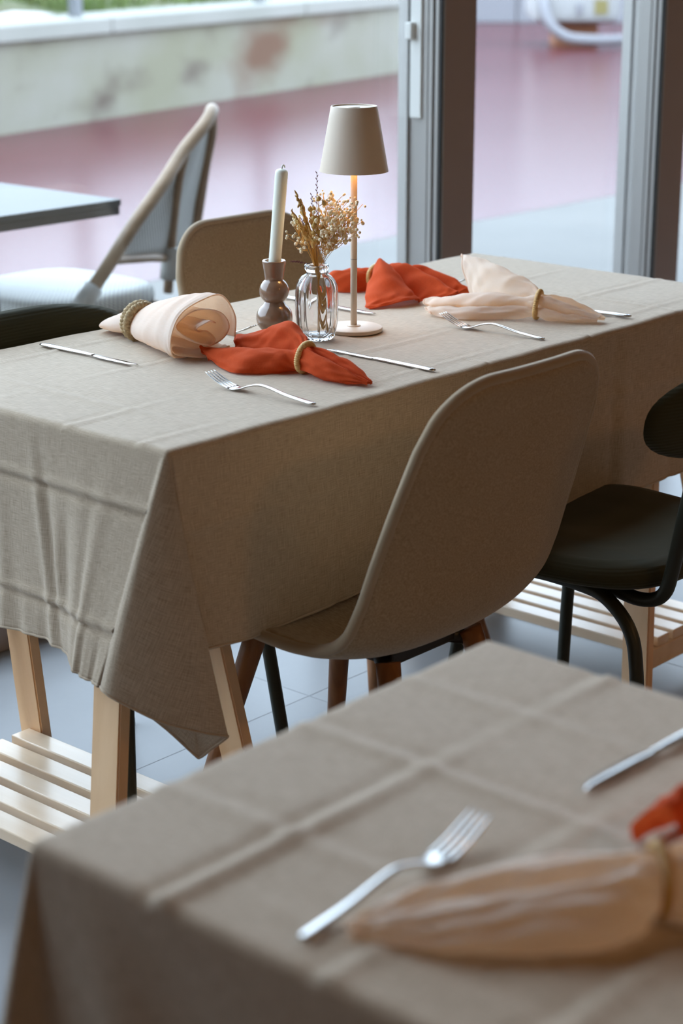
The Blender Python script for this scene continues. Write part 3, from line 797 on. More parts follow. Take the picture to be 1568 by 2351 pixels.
def green_chair(label, loc, rz, group):
    """padded seat and oval back on bent tube; faces +y"""
    t = thing('tube_chair', label, 'chair', loc, rz, group)
    # seat cushion
    ns = 56; rr = [0.0005, 0.3, 0.6, 0.85, 0.96, 1.0, 0.985, 0.93, 0.6, 0.0005]
    zz = [0.476, 0.476, 0.475, 0.471, 0.463, 0.448, 0.434, 0.426, 0.424, 0.424]
    G = np.zeros((ns, len(rr), 3)); UV = np.zeros((ns, len(rr), 2))
    for i in range(ns):
        a = 2 * PI * i / ns; ca, sa = math.cos(a), math.sin(a); q = (abs(ca) ** 3.4 + abs(sa) ** 3.4) ** (-1 / 3.4)
        for j, r in enumerate(rr):
            x, y = 0.222 * ca * q * r, 0.205 * sa * q * r
            x *= 1 + 0.08 * y / 0.2
            G[i, j] = (x, y, zz[j] - 0.012 * (1 - r) * (j < 5) + 0.010 * (abs(x) / 0.22) ** 2 - 0.02 * max(0, y / 0.2) ** 3); UV[i, j] = (x, y)
    link('seat', grid_mesh('seat', G, UV, True), M['green_fabric'], t)
    # curved oval back pad
    na, nb = 48, 9
    G = []
    for side in (1, -1):
        pass
    V = []; F = []
    rings = [0.0005, 0.4, 0.75, 0.93, 1.0, 0.93, 0.75, 0.4, 0.0005]; th = [0.017, 0.017, 0.015, 0.009, 0.0, -0.009, -0.015, -0.017, -0.017]
    G = np.zeros((na, nb, 3)); UV = np.zeros((na, nb, 2))
    for i in range(na):
        a = 2 * PI * i / na; ca, sa = math.cos(a), math.sin(a); q = (abs(ca) ** 2.5 + abs(sa) ** 2.5) ** (-1 / 2.5)
        for j in range(nb):
            x = 0.245 * ca * q * rings[j]; z = 0.074 * sa * q * rings[j]
            y = -0.268 + 0.55 * x * x - 0.12 * z + th[j]
            G[i, j] = (x, y + 0.0, 0.722 + z); UV[i, j] = (x, z)
    link('backrest', grid_mesh('backrest', G, UV, True), M['green_fabric'], t)
    for sx in (-1, 1):
        P = catmull([(sx * 0.115, -0.055, 0.424), (sx * 0.118, -0.11, 0.414), (sx * 0.12, -0.165, 0.408), (sx * 0.122, -0.205, 0.424), (sx * 0.124, -0.222, 0.47), (sx * 0.126, -0.243, 0.58), (sx * 0.126, -0.268, 0.70)], 34)
        link('back_tube', tube_mesh('back_tube', P, 0.0115, 12), M['green_metal'], t)
        P = catmull([(sx * 0.135, 0.03, 0.416), (sx * 0.138, -0.06, 0.414), (sx * 0.142, -0.115, 0.405), (sx * 0.148, -0.165, 0.365), (sx * 0.155, -0.186, 0.30), (sx * 0.17, -0.205, 0.15), (sx * 0.185, -0.222, 0.0)], 34)
        lg = link('leg', tube_mesh('leg', P, 0.0115, 12), M['green_metal'], t); link('foot_glide', tube_mesh('foot_glide', [P[-1], P[-1] + np.array([0, 0, 0.012])], 0.0135, 12), M['gasket'], lg)
        P = catmull([(sx * 0.135, -0.02, 0.416), (sx * 0.138, 0.05, 0.414), (sx * 0.142, 0.095, 0.405), (sx * 0.148, 0.140, 0.365), (sx * 0.155, 0.158, 0.30), (sx * 0.17, 0.175, 0.15), (sx * 0.185, 0.190, 0.0)], 34)
        lg = link('leg', tube_mesh('leg', P, 0.0115, 12), M['green_metal'], t); link('foot_glide', tube_mesh('foot_glide', [P[-1], P[-1] + np.array([0, 0, 0.012])], 0.0135, 12), M['gasket'], lg)
    link('cross_tube', tube_mesh('cross_tube', [(-0.13, -0.03, 0.412), (0, -0.03, 0.412), (0.13, -0.03, 0.412)], 0.010, 10), M['green_metal'], t)
    return t

def build_chairs():
    g = 'upholstered shell chairs at the long table'
    shell_chair('taupe upholstered shell chair tucked in beside the dark green chair seat', (0.385, -0.03, 0), 0, g)
    shell_chair('taupe upholstered shell chair tucked in behind the candle and vase', (1.072, 0.640, 0), PI, g)
    g = 'dark green tube chairs at the long table'
    green_chair('dark green padded tube-frame chair beside the taupe shell chair back', (0.86, -0.11, 0), 0, g)
    green_chair('dark green padded tube-frame chair behind the cream napkin in a braided ring', (0.322, 0.445, 0), PI, g)

# ------------------------------------------------------------------ cutlery
def fork_mesh():
    L = 0.207
    def zprof(s): return np.interp(s, [0, 0.05, 0.085, 0.105, 0.125, 0.145, 0.160, 0.18, 0.207], [0.0030, 0.0075, 0.0135, 0.0155, 0.0115, 0.0040, 0.0036, 0.0095, 0.0215])
    zs = catmull([(0, 0.0030), (0.05, 0.0075), (0.085, 0.0135), (0.105, 0.0150), (0.125, 0.0110), (0.143, 0.0045), (0.158, 0.0036), (0.18, 0.0095), (0.207, 0.0215)], 90)
    Z = lambda s: np.interp(s, zs[:, 0], zs[:, 1])
    wpts = catmull([(0, 0.0045), (0.004, 0.0060), (0.02, 0.0060), (0.06, 0.0046), (0.10, 0.0032), (0.125, 0.0034), (0.138, 0.0075), (0.150, 0.0118), (0.160, 0.0125)], 80)
    Wd = lambda s: np.interp(s, wpts[:, 0], wpts[:, 1])
    bm = bmesh.new()
    def strip(ss, c, w, th):
        prev = None; first = None
        for s in ss:
            z = Z(s); cc = c(s); ww = w(s); hh = th(s)
            vs_ = [bm.verts.new((s, cc - ww, z)), bm.verts.new((s, cc - ww * 0.6, z + hh)), bm.verts.new((s, cc + ww * 0.6, z + hh)), bm.verts.new((s, cc + ww, z)), bm.verts.new((s, cc + ww * 0.6, z - hh)), bm.verts.new((s, cc - ww * 0.6, z - hh))]
            if prev:
                for k in range(6): bm.faces.new((prev[k], prev[(k + 1) % 6], vs_[(k + 1) % 6], vs_[k]))
            else: first = vs_
            prev = vs_
        bm.faces.new(list(reversed(first))); bm.faces.new(prev)
    strip(np.linspace(0, 0.160, 46), lambda s: 0, Wd, lambda s: np.interp(s, [0, 0.1, 0.14, 0.16], [0.0014, 0.0017, 0.0011, 0.0009]))
    for k in range(4):
        c0 = (-1.5 + k) * 0.0064
        strip(np.linspace(0.158, L, 14), lambda s: c0 * np.interp(s, [0.158, 0.185, L], [1, 1.02, 0.96]), lambda s: np.interp(s, [0.158, 0.195, L], [0.0024, 0.0017, 0.0008]), lambda s: np.interp(s, [0.158, L], [0.0009, 0.0006]))
    bmesh.ops.recalc_face_normals(bm, faces=bm.faces)
    me = bpy.data.meshes.new('fork'); bm.to_mesh(me); bm.free(); me.materials.append(M['steel'])
    me.polygons.foreach_set('use_smooth', [True] * len(me.polygons))
    return me

def knife_meshes():
    L = 0.228; bm = bmesh.new()
    def loft(rows):
        prev = None
        for vs_ in rows:
            cur = [bm.verts.new(v) for v in vs_]
            if prev:
                n = len(cur)
                for k in range(n): bm.faces.new((prev[k], prev[(k + 1) % n], cur[(k + 1) % n], cur[k]))
            else: bm.faces.new(list(reversed(cur)))
            prev = cur
        bm.faces.new(prev)
    rows = []
    for s in np.linspace(0, 0.128, 24):
        w = np.interp(s, [0, 0.003, 0.02, 0.09, 0.128], [0.0045, 0.0062, 0.0064, 0.0050, 0.0040]); h = np.interp(s, [0, 0.003, 0.02, 0.11, 0.128], [0.0016, 0.0027, 0.0030, 0.0026, 0.0014])
        rows.append([(s, w * math.cos(a), 0.0032 + h * math.sin(a)) for a in np.linspace(0, 2 * PI, 12, endpoint=False)])
    loft(rows)
    bmesh.ops.recalc_face_normals(bm, faces=bm.faces)
    hm = bpy.data.meshes.new('handle'); bm.to_mesh(hm); bm.free(); hm.materials.append(M['steel']); hm.polygons.foreach_set('use_smooth', [True] * len(hm.polygons))
    bm = bmesh.new(); rows = []
    for s in np.linspace(0.124, L, 26):
        y0 = np.interp(s, [0.124, 0.135, 0.15, 0.19, 0.21, 0.222, L], [-0.0035, -0.0068, -0.0088, -0.0092, -0.0080, -0.0045, 0.0010])
        y1 = np.interp(s, [0.124, 0.14, 0.19, L], [0.0038, 0.0046, 0.0046, 0.0024])
        t = np.interp(s, [0.124, 0.14, L], [0.0013, 0.0008, 0.0005])
        rows.append([(s, y0, 0.0028), (s, (y0 + y1) / 2, 0.0028 + t), (s, y1, 0.0028 + t), (s, y1, 0.0028 - t), (s, (y0 + y1) / 2, 0.0028 - t)])
    loft(rows); bmesh.ops.recalc_face_normals(bm, faces=bm.faces)
    bl = bpy.data.meshes.new('blade'); bm.to_mesh(bl); bm.free(); bl.materials.append(M['steel']); bl.polygons.foreach_set('use_smooth', [True] * len(bl.polygons))
    return hm, bl

def build_cutlery():
    fm = fork_mesh(); hm, bl = knife_meshes()
    g = 'forks laid on the tables'; UP, DN = PI / 2, -PI / 2
    for (x, y, a, lab) in ((0.311, 0.0202, UP + 0.035, 'steel fork beside the orange napkin in front of the vase'),
                           (0.896, 0.0362, UP + 0.055, 'steel fork beside the cream napkin with three open leaves'),
                           (0.5775, 0.617, DN + 0.07, 'steel fork beside the candle holder, handle hidden by the cream napkin'),
                           (1.155, 0.618, DN + 0.08, 'steel fork behind the orange napkin that lies past the lamp'),
                           (-0.8229, -0.9993, 0.022, 'steel fork on the second table beside the rolled cream napkin')):
        o = bpy.data.objects.new('fork', fm); C.objects.link(o); o.location = (x, y, TOP - 0.0006); o.rotation_euler = (0, 0, a)
        tag(o, lab, 'fork', g)
    g = 'table knives laid on the tables'
    for (x, y, a, lab) in ((0.3121, 0.6276, DN + 0.011, 'steel knife beside the cream napkin in a braided ring'),
                           (0.5917, 0.0245, UP - 0.021, 'steel knife in front of the vase, beside the orange napkin'),
                           (0.878, 0.612, DN - 0.034, 'steel knife half hidden behind the glass vase and lamp pole'),
                           (1.148, 0.0301, UP + 0.12, 'steel knife slipped under the cream napkin with three open leaves'),
                           (-0.270, -1.0140, PI - 0.02, 'steel knife on the second table beside the dark red napkin')):
        t = thing('table_knife', lab, 'knife', (x, y, TOP), a, g)
        o = bpy.data.objects.new('handle', hm); C.objects.link(o); o.parent = t
        o = bpy.data.objects.new('blade', bl); C.objects.link(o); o.parent = t

# ------------------------------------------------------------------ napkins
def napkin(label, loc, rz, stations, m, na=70, nb=110, crumple=0.0015, seed=0, group='cloth napkins laid on the tables'):
    """stations: list of (a, [(b, c) or (da, b, c)...]); sheet lofted along a, folded across in b (side) and c (up)"""
    K = len(stations); Mp = len(stations[0][1])
    net = np.zeros((K, Mp, 3))
    for k, (a, pts) in enumerate(stations):
        for j, p in enumerate(pts):
            net[k, j] = (a + p[0], p[1], p[2]) if len(p) == 3 else (a, p[0], p[1])
    A1 = np.stack([catmull(net[k], nb) for k in range(K)])
    G = np.stack([catmull(A1[:, j], na) for j in range(nb)], 1)
    rs = np.random.default_rng(seed); ph = rs.uniform(0, 6.28, 8)
    s = np.linspace(0, 1, nb)[None, :]; q = np.linspace(0, 1, na)[:, None]
    rdg = lambda v: 1 - 2 * np.abs(np.sin(v)) ** 0.8
    cr = crumple * (0.8 * rdg(13 * s + 5 * np.sin(6 * q + ph[5])) * np.sin(9 * q + 4 * s + ph[6]) + np.sin(34 * s + 9 * np.sin(5 * q + ph[0]) + ph[1]) * np.sin(11 * q + 6 * np.sin(7 * s + ph[2])) + 0.6 * np.sin(61 * s + 5 * np.sin(13 * q + ph[3])) * np.sin(23 * q + ph[4]))
    dU = np.gradient(G, axis=0); dV = np.gradient(G, axis=1); Nn = np.cross(dU, dV); Nn /= np.linalg.norm(Nn, axis=2)[..., None] + 1e-9
    G = G + Nn * cr[..., None]
    G[..., 2] = np.maximum(G[..., 2], 0.0012)
    UV = np.stack([np.broadcast_to(q * 0.34, (na, nb)), np.broadcast_to(s * 0.34, (na, nb))], 2)
    o = link('napkin', grid_mesh('napkin', G, UV), m)
    rim = G[-1]
    h = link('hem', tube_mesh('hem', rim, 0.0013, 6), m, o)
    o.location = loc; o.rotation_euler = (0, 0, rz)
    tag(o, label, 'napkin', group)
    return o

def coil_ring(label, loc, rz, R=0.0225, r=0.0046, tilt=0.0, coils=44, braided=False, m=None):
    nU, nV = 176, 10
    if not braided:
        V = []; F = []
        G = np.zeros((nU, nV, 3))
        for i in range(nU):
            a = 2 * PI * i / nU; rr = r * (1 + 0.13 * math.cos(coils * a))
            for j in range(nV):
                b = 2 * PI * j / nV
                G[i, j] = (rr * math.sin(b), (R + rr * math.cos(b)) * math.cos(a), (R + rr * math.cos(b)) * math.sin(a))
        G2 = np.concatenate([G, G[:, :1]], 1)
        o = link('napkin_ring', grid_mesh('napkin_ring', G2, None, True), m or M['rattan_ring'])
        bm = bmesh.new(); bm.from_mesh(o.data); bmesh.ops.remove_doubles(bm, verts=bm.verts, dist=1e-6); bmesh.ops.recalc_face_normals(bm, faces=bm.faces); bm.to_mesh(o.data); bm.free()
        o.data.polygons.foreach_set('use_smooth', [True] * len(o.data.polygons))
    else:
        o = thing('napkin_ring', None, None)
        for k in range(3):
            P = []
            for i in range(150):
                a = 2 * PI * i / 150; ph = 11 * a + k * 2 * PI / 3
                P.append((0.0075 * math.sin(ph), (R + 0.0038 * math.sin(2 * ph)) * math.cos(a), (R + 0.0038 * math.sin(2 * ph)) * math.sin(a)))
            link('strand', tube_mesh('strand', P, 0.0042, 8, closed=True), M['seagrass'], o)
    o.location = loc; o.rotation_euler = (0, tilt, rz)
    tag(o, label, 'napkin ring', 'woven napkin rings')
    return o

def build_napkins():
    UP, DN = PI / 2, -PI / 2      # a axis along +y / -y
    ringc = lambda b0, s=1.0: [(b0 + x * s, 0.024 + (z - 0.024) * s) for x, z in ((0.004, 0.006), (0.016, 0.010), (0.0185, 0.026), (0.010, 0.041), (0.002, 0.033), (-0.006, 0.042), (-0.0165, 0.034), (-0.018, 0.014), (-0.004, 0.005))]
    # orange napkin before the vase: tail towards the near edge, fan to the left
    ring11 = lambda b0: [(b0 + x, z) for x, z in ((0.004, 0.006), (0.016, 0.010), (0.0185, 0.026), (0.011, 0.041), (0.004, 0.036), (0.001, 0.028), (-0.004, 0.036), (-0.009, 0.043), (-0.0165, 0.034), (-0.018, 0.014), (-0.004, 0.005))]
    st = [
        (0.000, [(0.004, 0.003), (0.006, 0.004), (0.006, 0.007), (0.004, 0.009), (0.002, 0.008), (0.000, 0.006), (-0.002, 0.008), (-0.003, 0.009), (-0.006, 0.008), (-0.006, 0.004), (-0.004, 0.002)]),
        (0.045, [(0.016, 0.001), (0.023, 0.006), (0.022, 0.017), (0.012, 0.025), (0.006, 0.020), (0.003, 0.010), (-0.002, 0.020), (-0.009, 0.027), (-0.018, 0.022), (-0.022, 0.008), (-0.016, 0.001)]),
        (0.090, [(0.016, 0.001), (0.026, 0.010), (0.026, 0.027), (0.013, 0.038), (0.007, 0.028), (0.002, 0.016), (-0.003, 0.028), (-0.009, 0.038), (-0.021, 0.032), (-0.025, 0.012), (-0.015, 0.001)]),
        (0.130, ring11(0.0)),
        (0.160, [(0.032, 0.001), (0.036, 0.014), (0.026, 0.032), (0.010, 0.034), (0.010, 0.024), (-0.002, 0.022), (-0.010, 0.042), (-0.020, 0.054), (-0.034, 0.050), (-0.040, 0.022), (-0.030, 0.001)]),
        (0.205, [(0.074, 0.002), (0.066, 0.014), (0.042, 0.031), (0.012, 0.031), (0.020, 0.017), (0.002, 0.010), (-0.012, 0.038), (-0.024, 0.060), (-0.048, 0.064), (-0.064, 0.034), (-0.058, 0.001)]),
        (0.255, [(-0.012, 0.068, 0.002), (0.056, 0.013), (0.036, 0.027), (0.006, 0.022), (0.016, 0.010), (-0.002, 0.004), (-0.014, 0.024), (-0.026, 0.042), (-0.048, 0.044), (-0.068, 0.022), (-0.070, 0.002)]),
        (0.300, [(-0.022, 0.054, 0.004), (0.000, 0.046, 0.013), (0.014, 0.030, 0.019), (0.012, 0.006, 0.012), (0.000, 0.012, 0.005), (-0.02, -0.004, 0.002), (-0.018, -0.014, 0.016), (-0.006, -0.024, 0.028), (0.006, -0.046, 0.030), (0.014, -0.064, 0.019), (0.004, -0.072, 0.004)]),
        (0.318, [(-0.026, 0.048, 0.007), (-0.002, 0.040, 0.014), (0.014, 0.027, 0.017), (0.006, 0.008, 0.010), (-0.006, 0.011, 0.005), (-0.028, -0.004, 0.002), (-0.024, -0.014, 0.013), (-0.010, -0.024, 0.023), (0.006, -0.044, 0.025), (0.016, -0.060, 0.019), (0.002, -0.068, 0.006)]),
    ]
    napkin('orange linen napkin in front of the vase, gathered in a tan ring', (0.4535, 0.038, TOP), UP, st, M['orange'], seed=3)
    coil_ring('tan coiled ring on the orange napkin in front of the vase', (0.4535, 0.168, TOP + 0.0255), UP + 0.1, 0.0215, 0.0048, -0.12)
    # cream napkin to the right: tail towards the near edge, three leaves to the left
    ring12 = lambda b0: [(b0 + x, z) for x, z in ((0.004, 0.006), (0.016, 0.010), (0.0185, 0.024), (0.013, 0.020), (0.016, 0.034), (0.009, 0.042), (0.002, 0.037), (0.000, 0.028), (-0.005, 0.037), (-0.010, 0.043), (-0.0175, 0.032), (-0.015, 0.012))]
    st = [
        (0.000, [(0.012, 0.004), (0.012, 0.007), (0.011, 0.009), (0.010, 0.008), (0.009, 0.011), (0.005, 0.012), (0.001, 0.010), (-0.001, 0.008), (-0.004, 0.011), (-0.008, 0.012), (-0.012, 0.008), (-0.010, 0.003)]),
        (0.040, [(0.034, 0.001), (0.041, 0.008), (0.038, 0.016), (0.031, 0.012), (0.033, 0.023), (0.025, 0.028), (0.016, 0.022), (0.013, 0.014), (0.009, 0.024), (0.004, 0.030), (-0.009, 0.018), (-0.004, 0.001)]),
        (0.078, [(0.052, 0.001), (0.061, 0.012), (0.058, 0.024), (0.050, 0.018), (0.052, 0.034), (0.043, 0.041), (0.035, 0.034), (0.031, 0.020), (0.027, 0.034), (0.022, 0.043), (0.009, 0.026), (0.016, 0.002)]),
        (0.100, ring12(0.046)),
        (0.130, [(0.078, 0.001), (0.084, 0.014), (0.072, 0.024), (0.060, 0.014), (0.070, 0.030), (0.058, 0.038), (0.046, 0.034), (0.042, 0.022), (0.038, 0.044), (0.032, 0.058), (0.020, 0.054), (0.014, 0.030)]),
        (0.175, [(0.124, 0.001), (0.124, 0.014), (0.104, 0.022), (0.080, 0.008), (0.104, 0.026), (0.086, 0.042), (0.062, 0.040), (0.052, 0.022), (0.046, 0.048), (0.036, 0.068), (0.020, 0.070), (0.008, 0.048)]),
        (0.220, [(-0.006, 0.148, 0.002), (0.144, 0.014), (0.124, 0.019), (0.090, 0.005), (0.124, 0.021), (0.104, 0.036), (0.074, 0.034), (0.056, 0.014), (0.044, 0.044), (0.032, 0.074), (0.014, 0.080), (0.000, 0.062)]),
        (0.262, [(-0.020, 0.152, 0.003), (-0.006, 0.148, 0.012), (0.0, 0.132, 0.015), (-0.020, 0.098, 0.003), (0.0, 0.136, 0.018), (0.006, 0.118, 0.028), (-0.010, 0.082, 0.022), (-0.03, 0.056, 0.006), (-0.012, 0.042, 0.040), (0.006, 0.026, 0.074), (0.016, 0.008, 0.086), (0.020, -0.006, 0.076)]),
        (0.284, [(-0.028, 0.152, 0.005), (-0.012, 0.148, 0.012), (-0.006, 0.134, 0.012), (-0.036, 0.100, 0.003), (-0.004, 0.138, 0.016), (0.006, 0.120, 0.023), (-0.016, 0.084, 0.017), (-0.05, 0.056, 0.004), (-0.024, 0.040, 0.036), (0.004, 0.024, 0.070), (0.020, 0.006, 0.086), (0.030, -0.006, 0.080)]),
    ]
    napkin('cream linen napkin with three open leaves in a tan coiled ring', (1.0767, 0.044, TOP), UP, st, M['cream'], seed=8)
    coil_ring('tan coiled ring on the cream napkin with three open leaves', (1.0307, 0.146, TOP + 0.0265), UP + 0.42, 0.0225, 0.0046, -0.10)
    # cream napkin with braided ring, its ruffled mouth towards the fork
    mouth = np.array([(0.030, 0.064), (0.010, 0.071), (-0.012, 0.060), (0.004, 0.047), (0.030, 0.044), (0.036, 0.032), (0.008, 0.026), (-0.030, 0.036), (-0.050, 0.058), (-0.030, 0.077), (0.006, 0.088), (0.046, 0.082), (0.062, 0.056), (0.048, 0.028), (0.002, 0.014),
                      (-0.050, 0.022), (-0.056, 0.010), (0.000, 0.006), (0.062, 0.018), (0.074, 0.007), (0.012, 0.002), (-0.045, 0.002), (-0.078, 0.016), (-0.083, 0.048), (-0.044, 0.084), (0.020, 0.106), (0.070, 0.109), (0.088, 0.074), (0.076, 0.036)])
    def roll_at(kb, kc, c0, wob=0.0, flat=0.0):
        out = []
        for j, (b_, c_) in enumerate(mouth):
            out.append((wob * math.sin(1.15 * j + 0.6) + wob * 0.8 * (b_ < -0.03) * -1.0, b_ * kb, max(0.0015, c0 + (c_ - 0.052) * kc)))
        return out
    st = [(0.000, roll_at(0.22, 0.10, 0.008)), (0.018, roll_at(0.34, 0.22, 0.016)), (0.060, roll_at(0.34, 0.36, 0.024)), (0.100, roll_at(0.29, 0.44, 0.030)),
          (0.135, roll_at(0.40, 0.58, 0.034)), (0.180, roll_at(0.53, 0.72, 0.040)), (0.230, roll_at(0.63, 0.82, 0.045, 0.004)), (0.268, roll_at(0.68, 0.86, 0.046, 0.010)), (0.285, roll_at(0.70, 0.86, 0.046, 0.016))]
    napkin('cream linen napkin with a ruffled mouth in a braided ring', (0.476, 0.642, TOP), DN - 0.20, st, M['cream'], na=70, nb=230, crumple=0.0009, seed=12)
    coil_ring('thick braided seagrass ring on the ruffled cream napkin', (0.456, 0.544, TOP + 0.031), DN - 0.20, 0.0285, 0.006, 0.15, braided=True)
    # orange napkin past the lamp: tail to the left, leaves hanging towards the fork and the lamp
    st = [
        (0.000, [(-0.050, 0.003), (-0.046, 0.012), (-0.036, 0.022), (-0.022, 0.025), (-0.010, 0.018), (-0.004, 0.014), (0.006, 0.021), (0.013, 0.025), (0.018, 0.022), (0.022, 0.020), (0.028, 0.016), (0.031, 0.010), (0.030, 0.002)]),
        (0.030, [(-0.046, 0.001), (-0.044, 0.018), (-0.032, 0.034), (-0.018, 0.036), (-0.006, 0.026), (0.000, 0.020), (0.008, 0.030), (0.016, 0.036), (0.022, 0.032), (0.027, 0.028), (0.034, 0.022), (0.037, 0.012), (0.034, 0.001)]),
        (0.070, [(-0.030, 0.001), (-0.028, 0.018), (-0.018, 0.036), (-0.008, 0.038), (0.002, 0.030), (0.008, 0.024), (0.016, 0.034), (0.024, 0.040), (0.030, 0.036), (0.034, 0.030), (0.040, 0.026), (0.042, 0.014), (0.036, 0.001)]),
        (0.092, [(x + 0.02, z) for x, z in ((-0.004, 0.005), (-0.018, 0.014), (-0.0165, 0.034), (-0.010, 0.041), (-0.004, 0.040), (0.0, 0.034), (0.004, 0.040), (0.009, 0.042), (0.012, 0.036), (0.0135, 0.032), (0.017, 0.028), (0.0165, 0.012), (0.004, 0.006))]),
        (0.118, [(-0.034, 0.030), (-0.026, 0.046), (-0.014, 0.066), (-0.002, 0.064), (0.008, 0.046), (0.014, 0.036), (0.022, 0.048), (0.032, 0.054), (0.040, 0.048), (0.046, 0.042), (0.054, 0.036), (0.058, 0.018), (0.052, 0.001)]),
        (0.150, [(-0.084, 0.016), (-0.064, 0.034), (-0.038, 0.058), (-0.014, 0.060), (-0.004, 0.030), (0.006, 0.018), (0.018, 0.046), (0.030, 0.058), (0.042, 0.040), (0.050, 0.034), (0.062, 0.050), (0.076, 0.030), (0.070, 0.001)]),
        (0.190, [(-0.012, -0.116, 0.004), (-0.004, -0.096, 0.018), (-0.060, 0.034), (-0.026, 0.036), (-0.014, 0.012), (0.000, 0.004), (0.016, 0.034), (0.030, 0.048), (0.042, 0.024), (0.052, 0.020), (0.066, 0.044), (0.082, 0.030), (0.080, 0.001)]),
        (0.232, [(-0.046, -0.126, 0.001), (-0.030, -0.106, 0.010), (-0.016, -0.074, 0.018), (-0.010, -0.034, 0.018), (-0.02, -0.016, 0.004), (-0.02, -0.002, 0.002), (0.010, 0.012, 0.022), (0.016, 0.028, 0.030), (0.004, 0.040, 0.010), (0.0, 0.050, 0.008), (0.012, 0.064, 0.030), (0.014, 0.082, 0.018), (0.006, 0.086, 0.002)]),
        (0.254, [(-0.056, -0.128, 0.001), (-0.040, -0.108, 0.006), (-0.024, -0.078, 0.012), (-0.018, -0.036, 0.012), (-0.03, -0.018, 0.002), (-0.03, -0.004, 0.001), (0.012, 0.010, 0.014), (0.024, 0.026, 0.021), (0.0, 0.040, 0.004), (-0.004, 0.050, 0.004), (0.016, 0.064, 0.021), (0.024, 0.084, 0.012), (0.010, 0.090, 0.003)]),
    ]
    napkin('orange linen napkin lying past the lamp pole in a tan ring', (1.030, 0.622, TOP), DN, st, M['orange'], seed=21)
    coil_ring('tan coiled ring on the orange napkin past the lamp pole', (1.050, 0.530, TOP + 0.0265), DN - 0.25, 0.0225, 0.0046, 0.05)
    # second table: long rolled cream napkin and a dark red one
    def roll(w, h, f=0.0): return [(w * x, max(0.001, h * z)) for x, z in ((0.9, 0.02), (1.0, 0.25), (0.75, 0.72), (0.35, 0.98), (0.0, 0.86 - f), (-0.35, 1.0), (-0.75, 0.74), (-1.0, 0.28), (-0.9, 0.02))]
    st = [(0.000, roll(0.006, 0.008)), (0.035, roll(0.028, 0.018, 0.1)), (0.08, roll(0.046, 0.027, 0.2)), (0.13, roll(0.056, 0.033, 0.25)), (0.175, roll(0.054, 0.037, 0.25)), (0.205, roll(0.034, 0.042, 0.1)), (0.225, ringc(0.0)), (0.245, roll(0.030, 0.05, 0.2)), (0.27, roll(0.044, 0.052, 0.4)), (0.285, roll(0.050, 0.05, 0.5))]
    napkin('long rolled cream napkin lying on the second table beside its fork', (-0.795, -1.015, TOP), math.radians(-40.0), st, M['cream'], seed=31)
    coil_ring('tan coiled ring on the long rolled cream napkin of the second table', (-0.795 + 0.225 * math.cos(math.radians(40)), -1.015 - 0.225 * math.sin(math.radians(40)), TOP + 0.026), math.radians(-40), 0.0225, 0.0046)
    st = [(0.000, roll(0.050, 0.040, 0.6)), (0.03, roll(0.046, 0.046, 0.45)), (0.07, roll(0.032, 0.046, 0.3)), (0.10, ringc(0.0)), (0.14, roll(0.028, 0.040, 0.2)), (0.18, roll(0.022, 0.028)), (0.22, roll(0.008, 0.010))]
    napkin('dark orange red napkin on the second table beside its knife', (-0.545, -1.135, TOP), math.radians(2), st, M['orange'], seed=37)
    coil_ring('tan coiled ring on the orange red napkin of the second table', (-0.445, -1.1315, TOP + 0.026), math.radians(2), 0.0225, 0.0046)

# ------------------------------------------------------------------ lamp, candle, vase, flowers
def build_lamp():
    t = thing('table_lamp', 'beige cordless table lamp with conical shade and slim pole', 'lamp', (0.745, 0.3243, TOP))
    base = [(0, 0), (0.047, 0), (0.049, 0.001), (0.0495, 0.003), (0.0485, 0.0065), (0.046, 0.0078), (0.012, 0.0085), (0.0115, 0.0098), (0.009, 0.0105), (0, 0.0105)]
    bs = auto_smooth(link('base', lathe_mesh('base', base, 72), M['lamp_paint'], t), 40)
    auto_smooth(link('foot_pad', lathe_mesh('foot_pad', [(0, 0), (0.046, 0), (0.046, -0.001), (0, -0.001)], 48), M['gasket'], bs))
    pole = link('pole', tube_mesh('pole', [(0, 0, 0.009), (0, 0, 0.12), (0, 0, 0.24), (0, 0, 0.33)], 0.0056, 24), M['lamp_paint'], t)
    link('pole_joint', tube_mesh('pole_joint', [(0, 0, 0.1225), (0, 0, 0.1232)], 0.0057, 24), M['dark_edge'], pole)
    r0, r1, z0, z1 = 0.0575, 0.0387, 0.270, 0.3765
    sh = [(0, z1 - 0.0022), (r1 - 0.003, z1 - 0.0022), (r1 - 0.0022, z1 - 0.0002), (r1 - 0.0008, z1 + 0.0002), (r1, z1 - 0.001)]
    for k in range(1, 9):
        q = k / 8; sh.append((r1 + (r0 - r1) * q, z1 - 0.001 + (z0 - z1 + 0.001) * q))
    sh += [(r0 - 0.0012, z0)]
    for k in range(1, 9):
        q = k / 8; sh.append((r0 - 0.0012 + (r1 - r0) * q, z0 + (z1 - z0 - 0.006) * q))
    sh += [(0, z1 - 0.006)]
    shd = auto_smooth(link('lamp_shade', lathe_mesh('lamp_shade', sh, 72), M['lamp_paint'], t), 35)
    link('touch_button', lathe_mesh('touch_button', [(0, z1 - 0.0012), (0.009, z1 - 0.0014), (0.010, z1 - 0.0022), (0, z1 - 0.0022)], 32), M['lamp_paint'], shd)
    em = bpy.data.materials.new('led'); em.use_nodes = True
    b = em.node_tree.nodes['Principled BSDF']; b.inputs['Base Color'].default_value = (0.9, 0.8, 0.6, 1)
    b.inputs['Emission Color'].default_value = (1.0, 0.55, 0.20, 1); b.inputs['Emission Strength'].default_value = 19.0
    link('led_diffuser', lathe_mesh('led_diffuser', [(0.0062, 0.318), (0.030, 0.318), (0.031, 0.322), (0.0062, 0.322)], 48), em, shd)

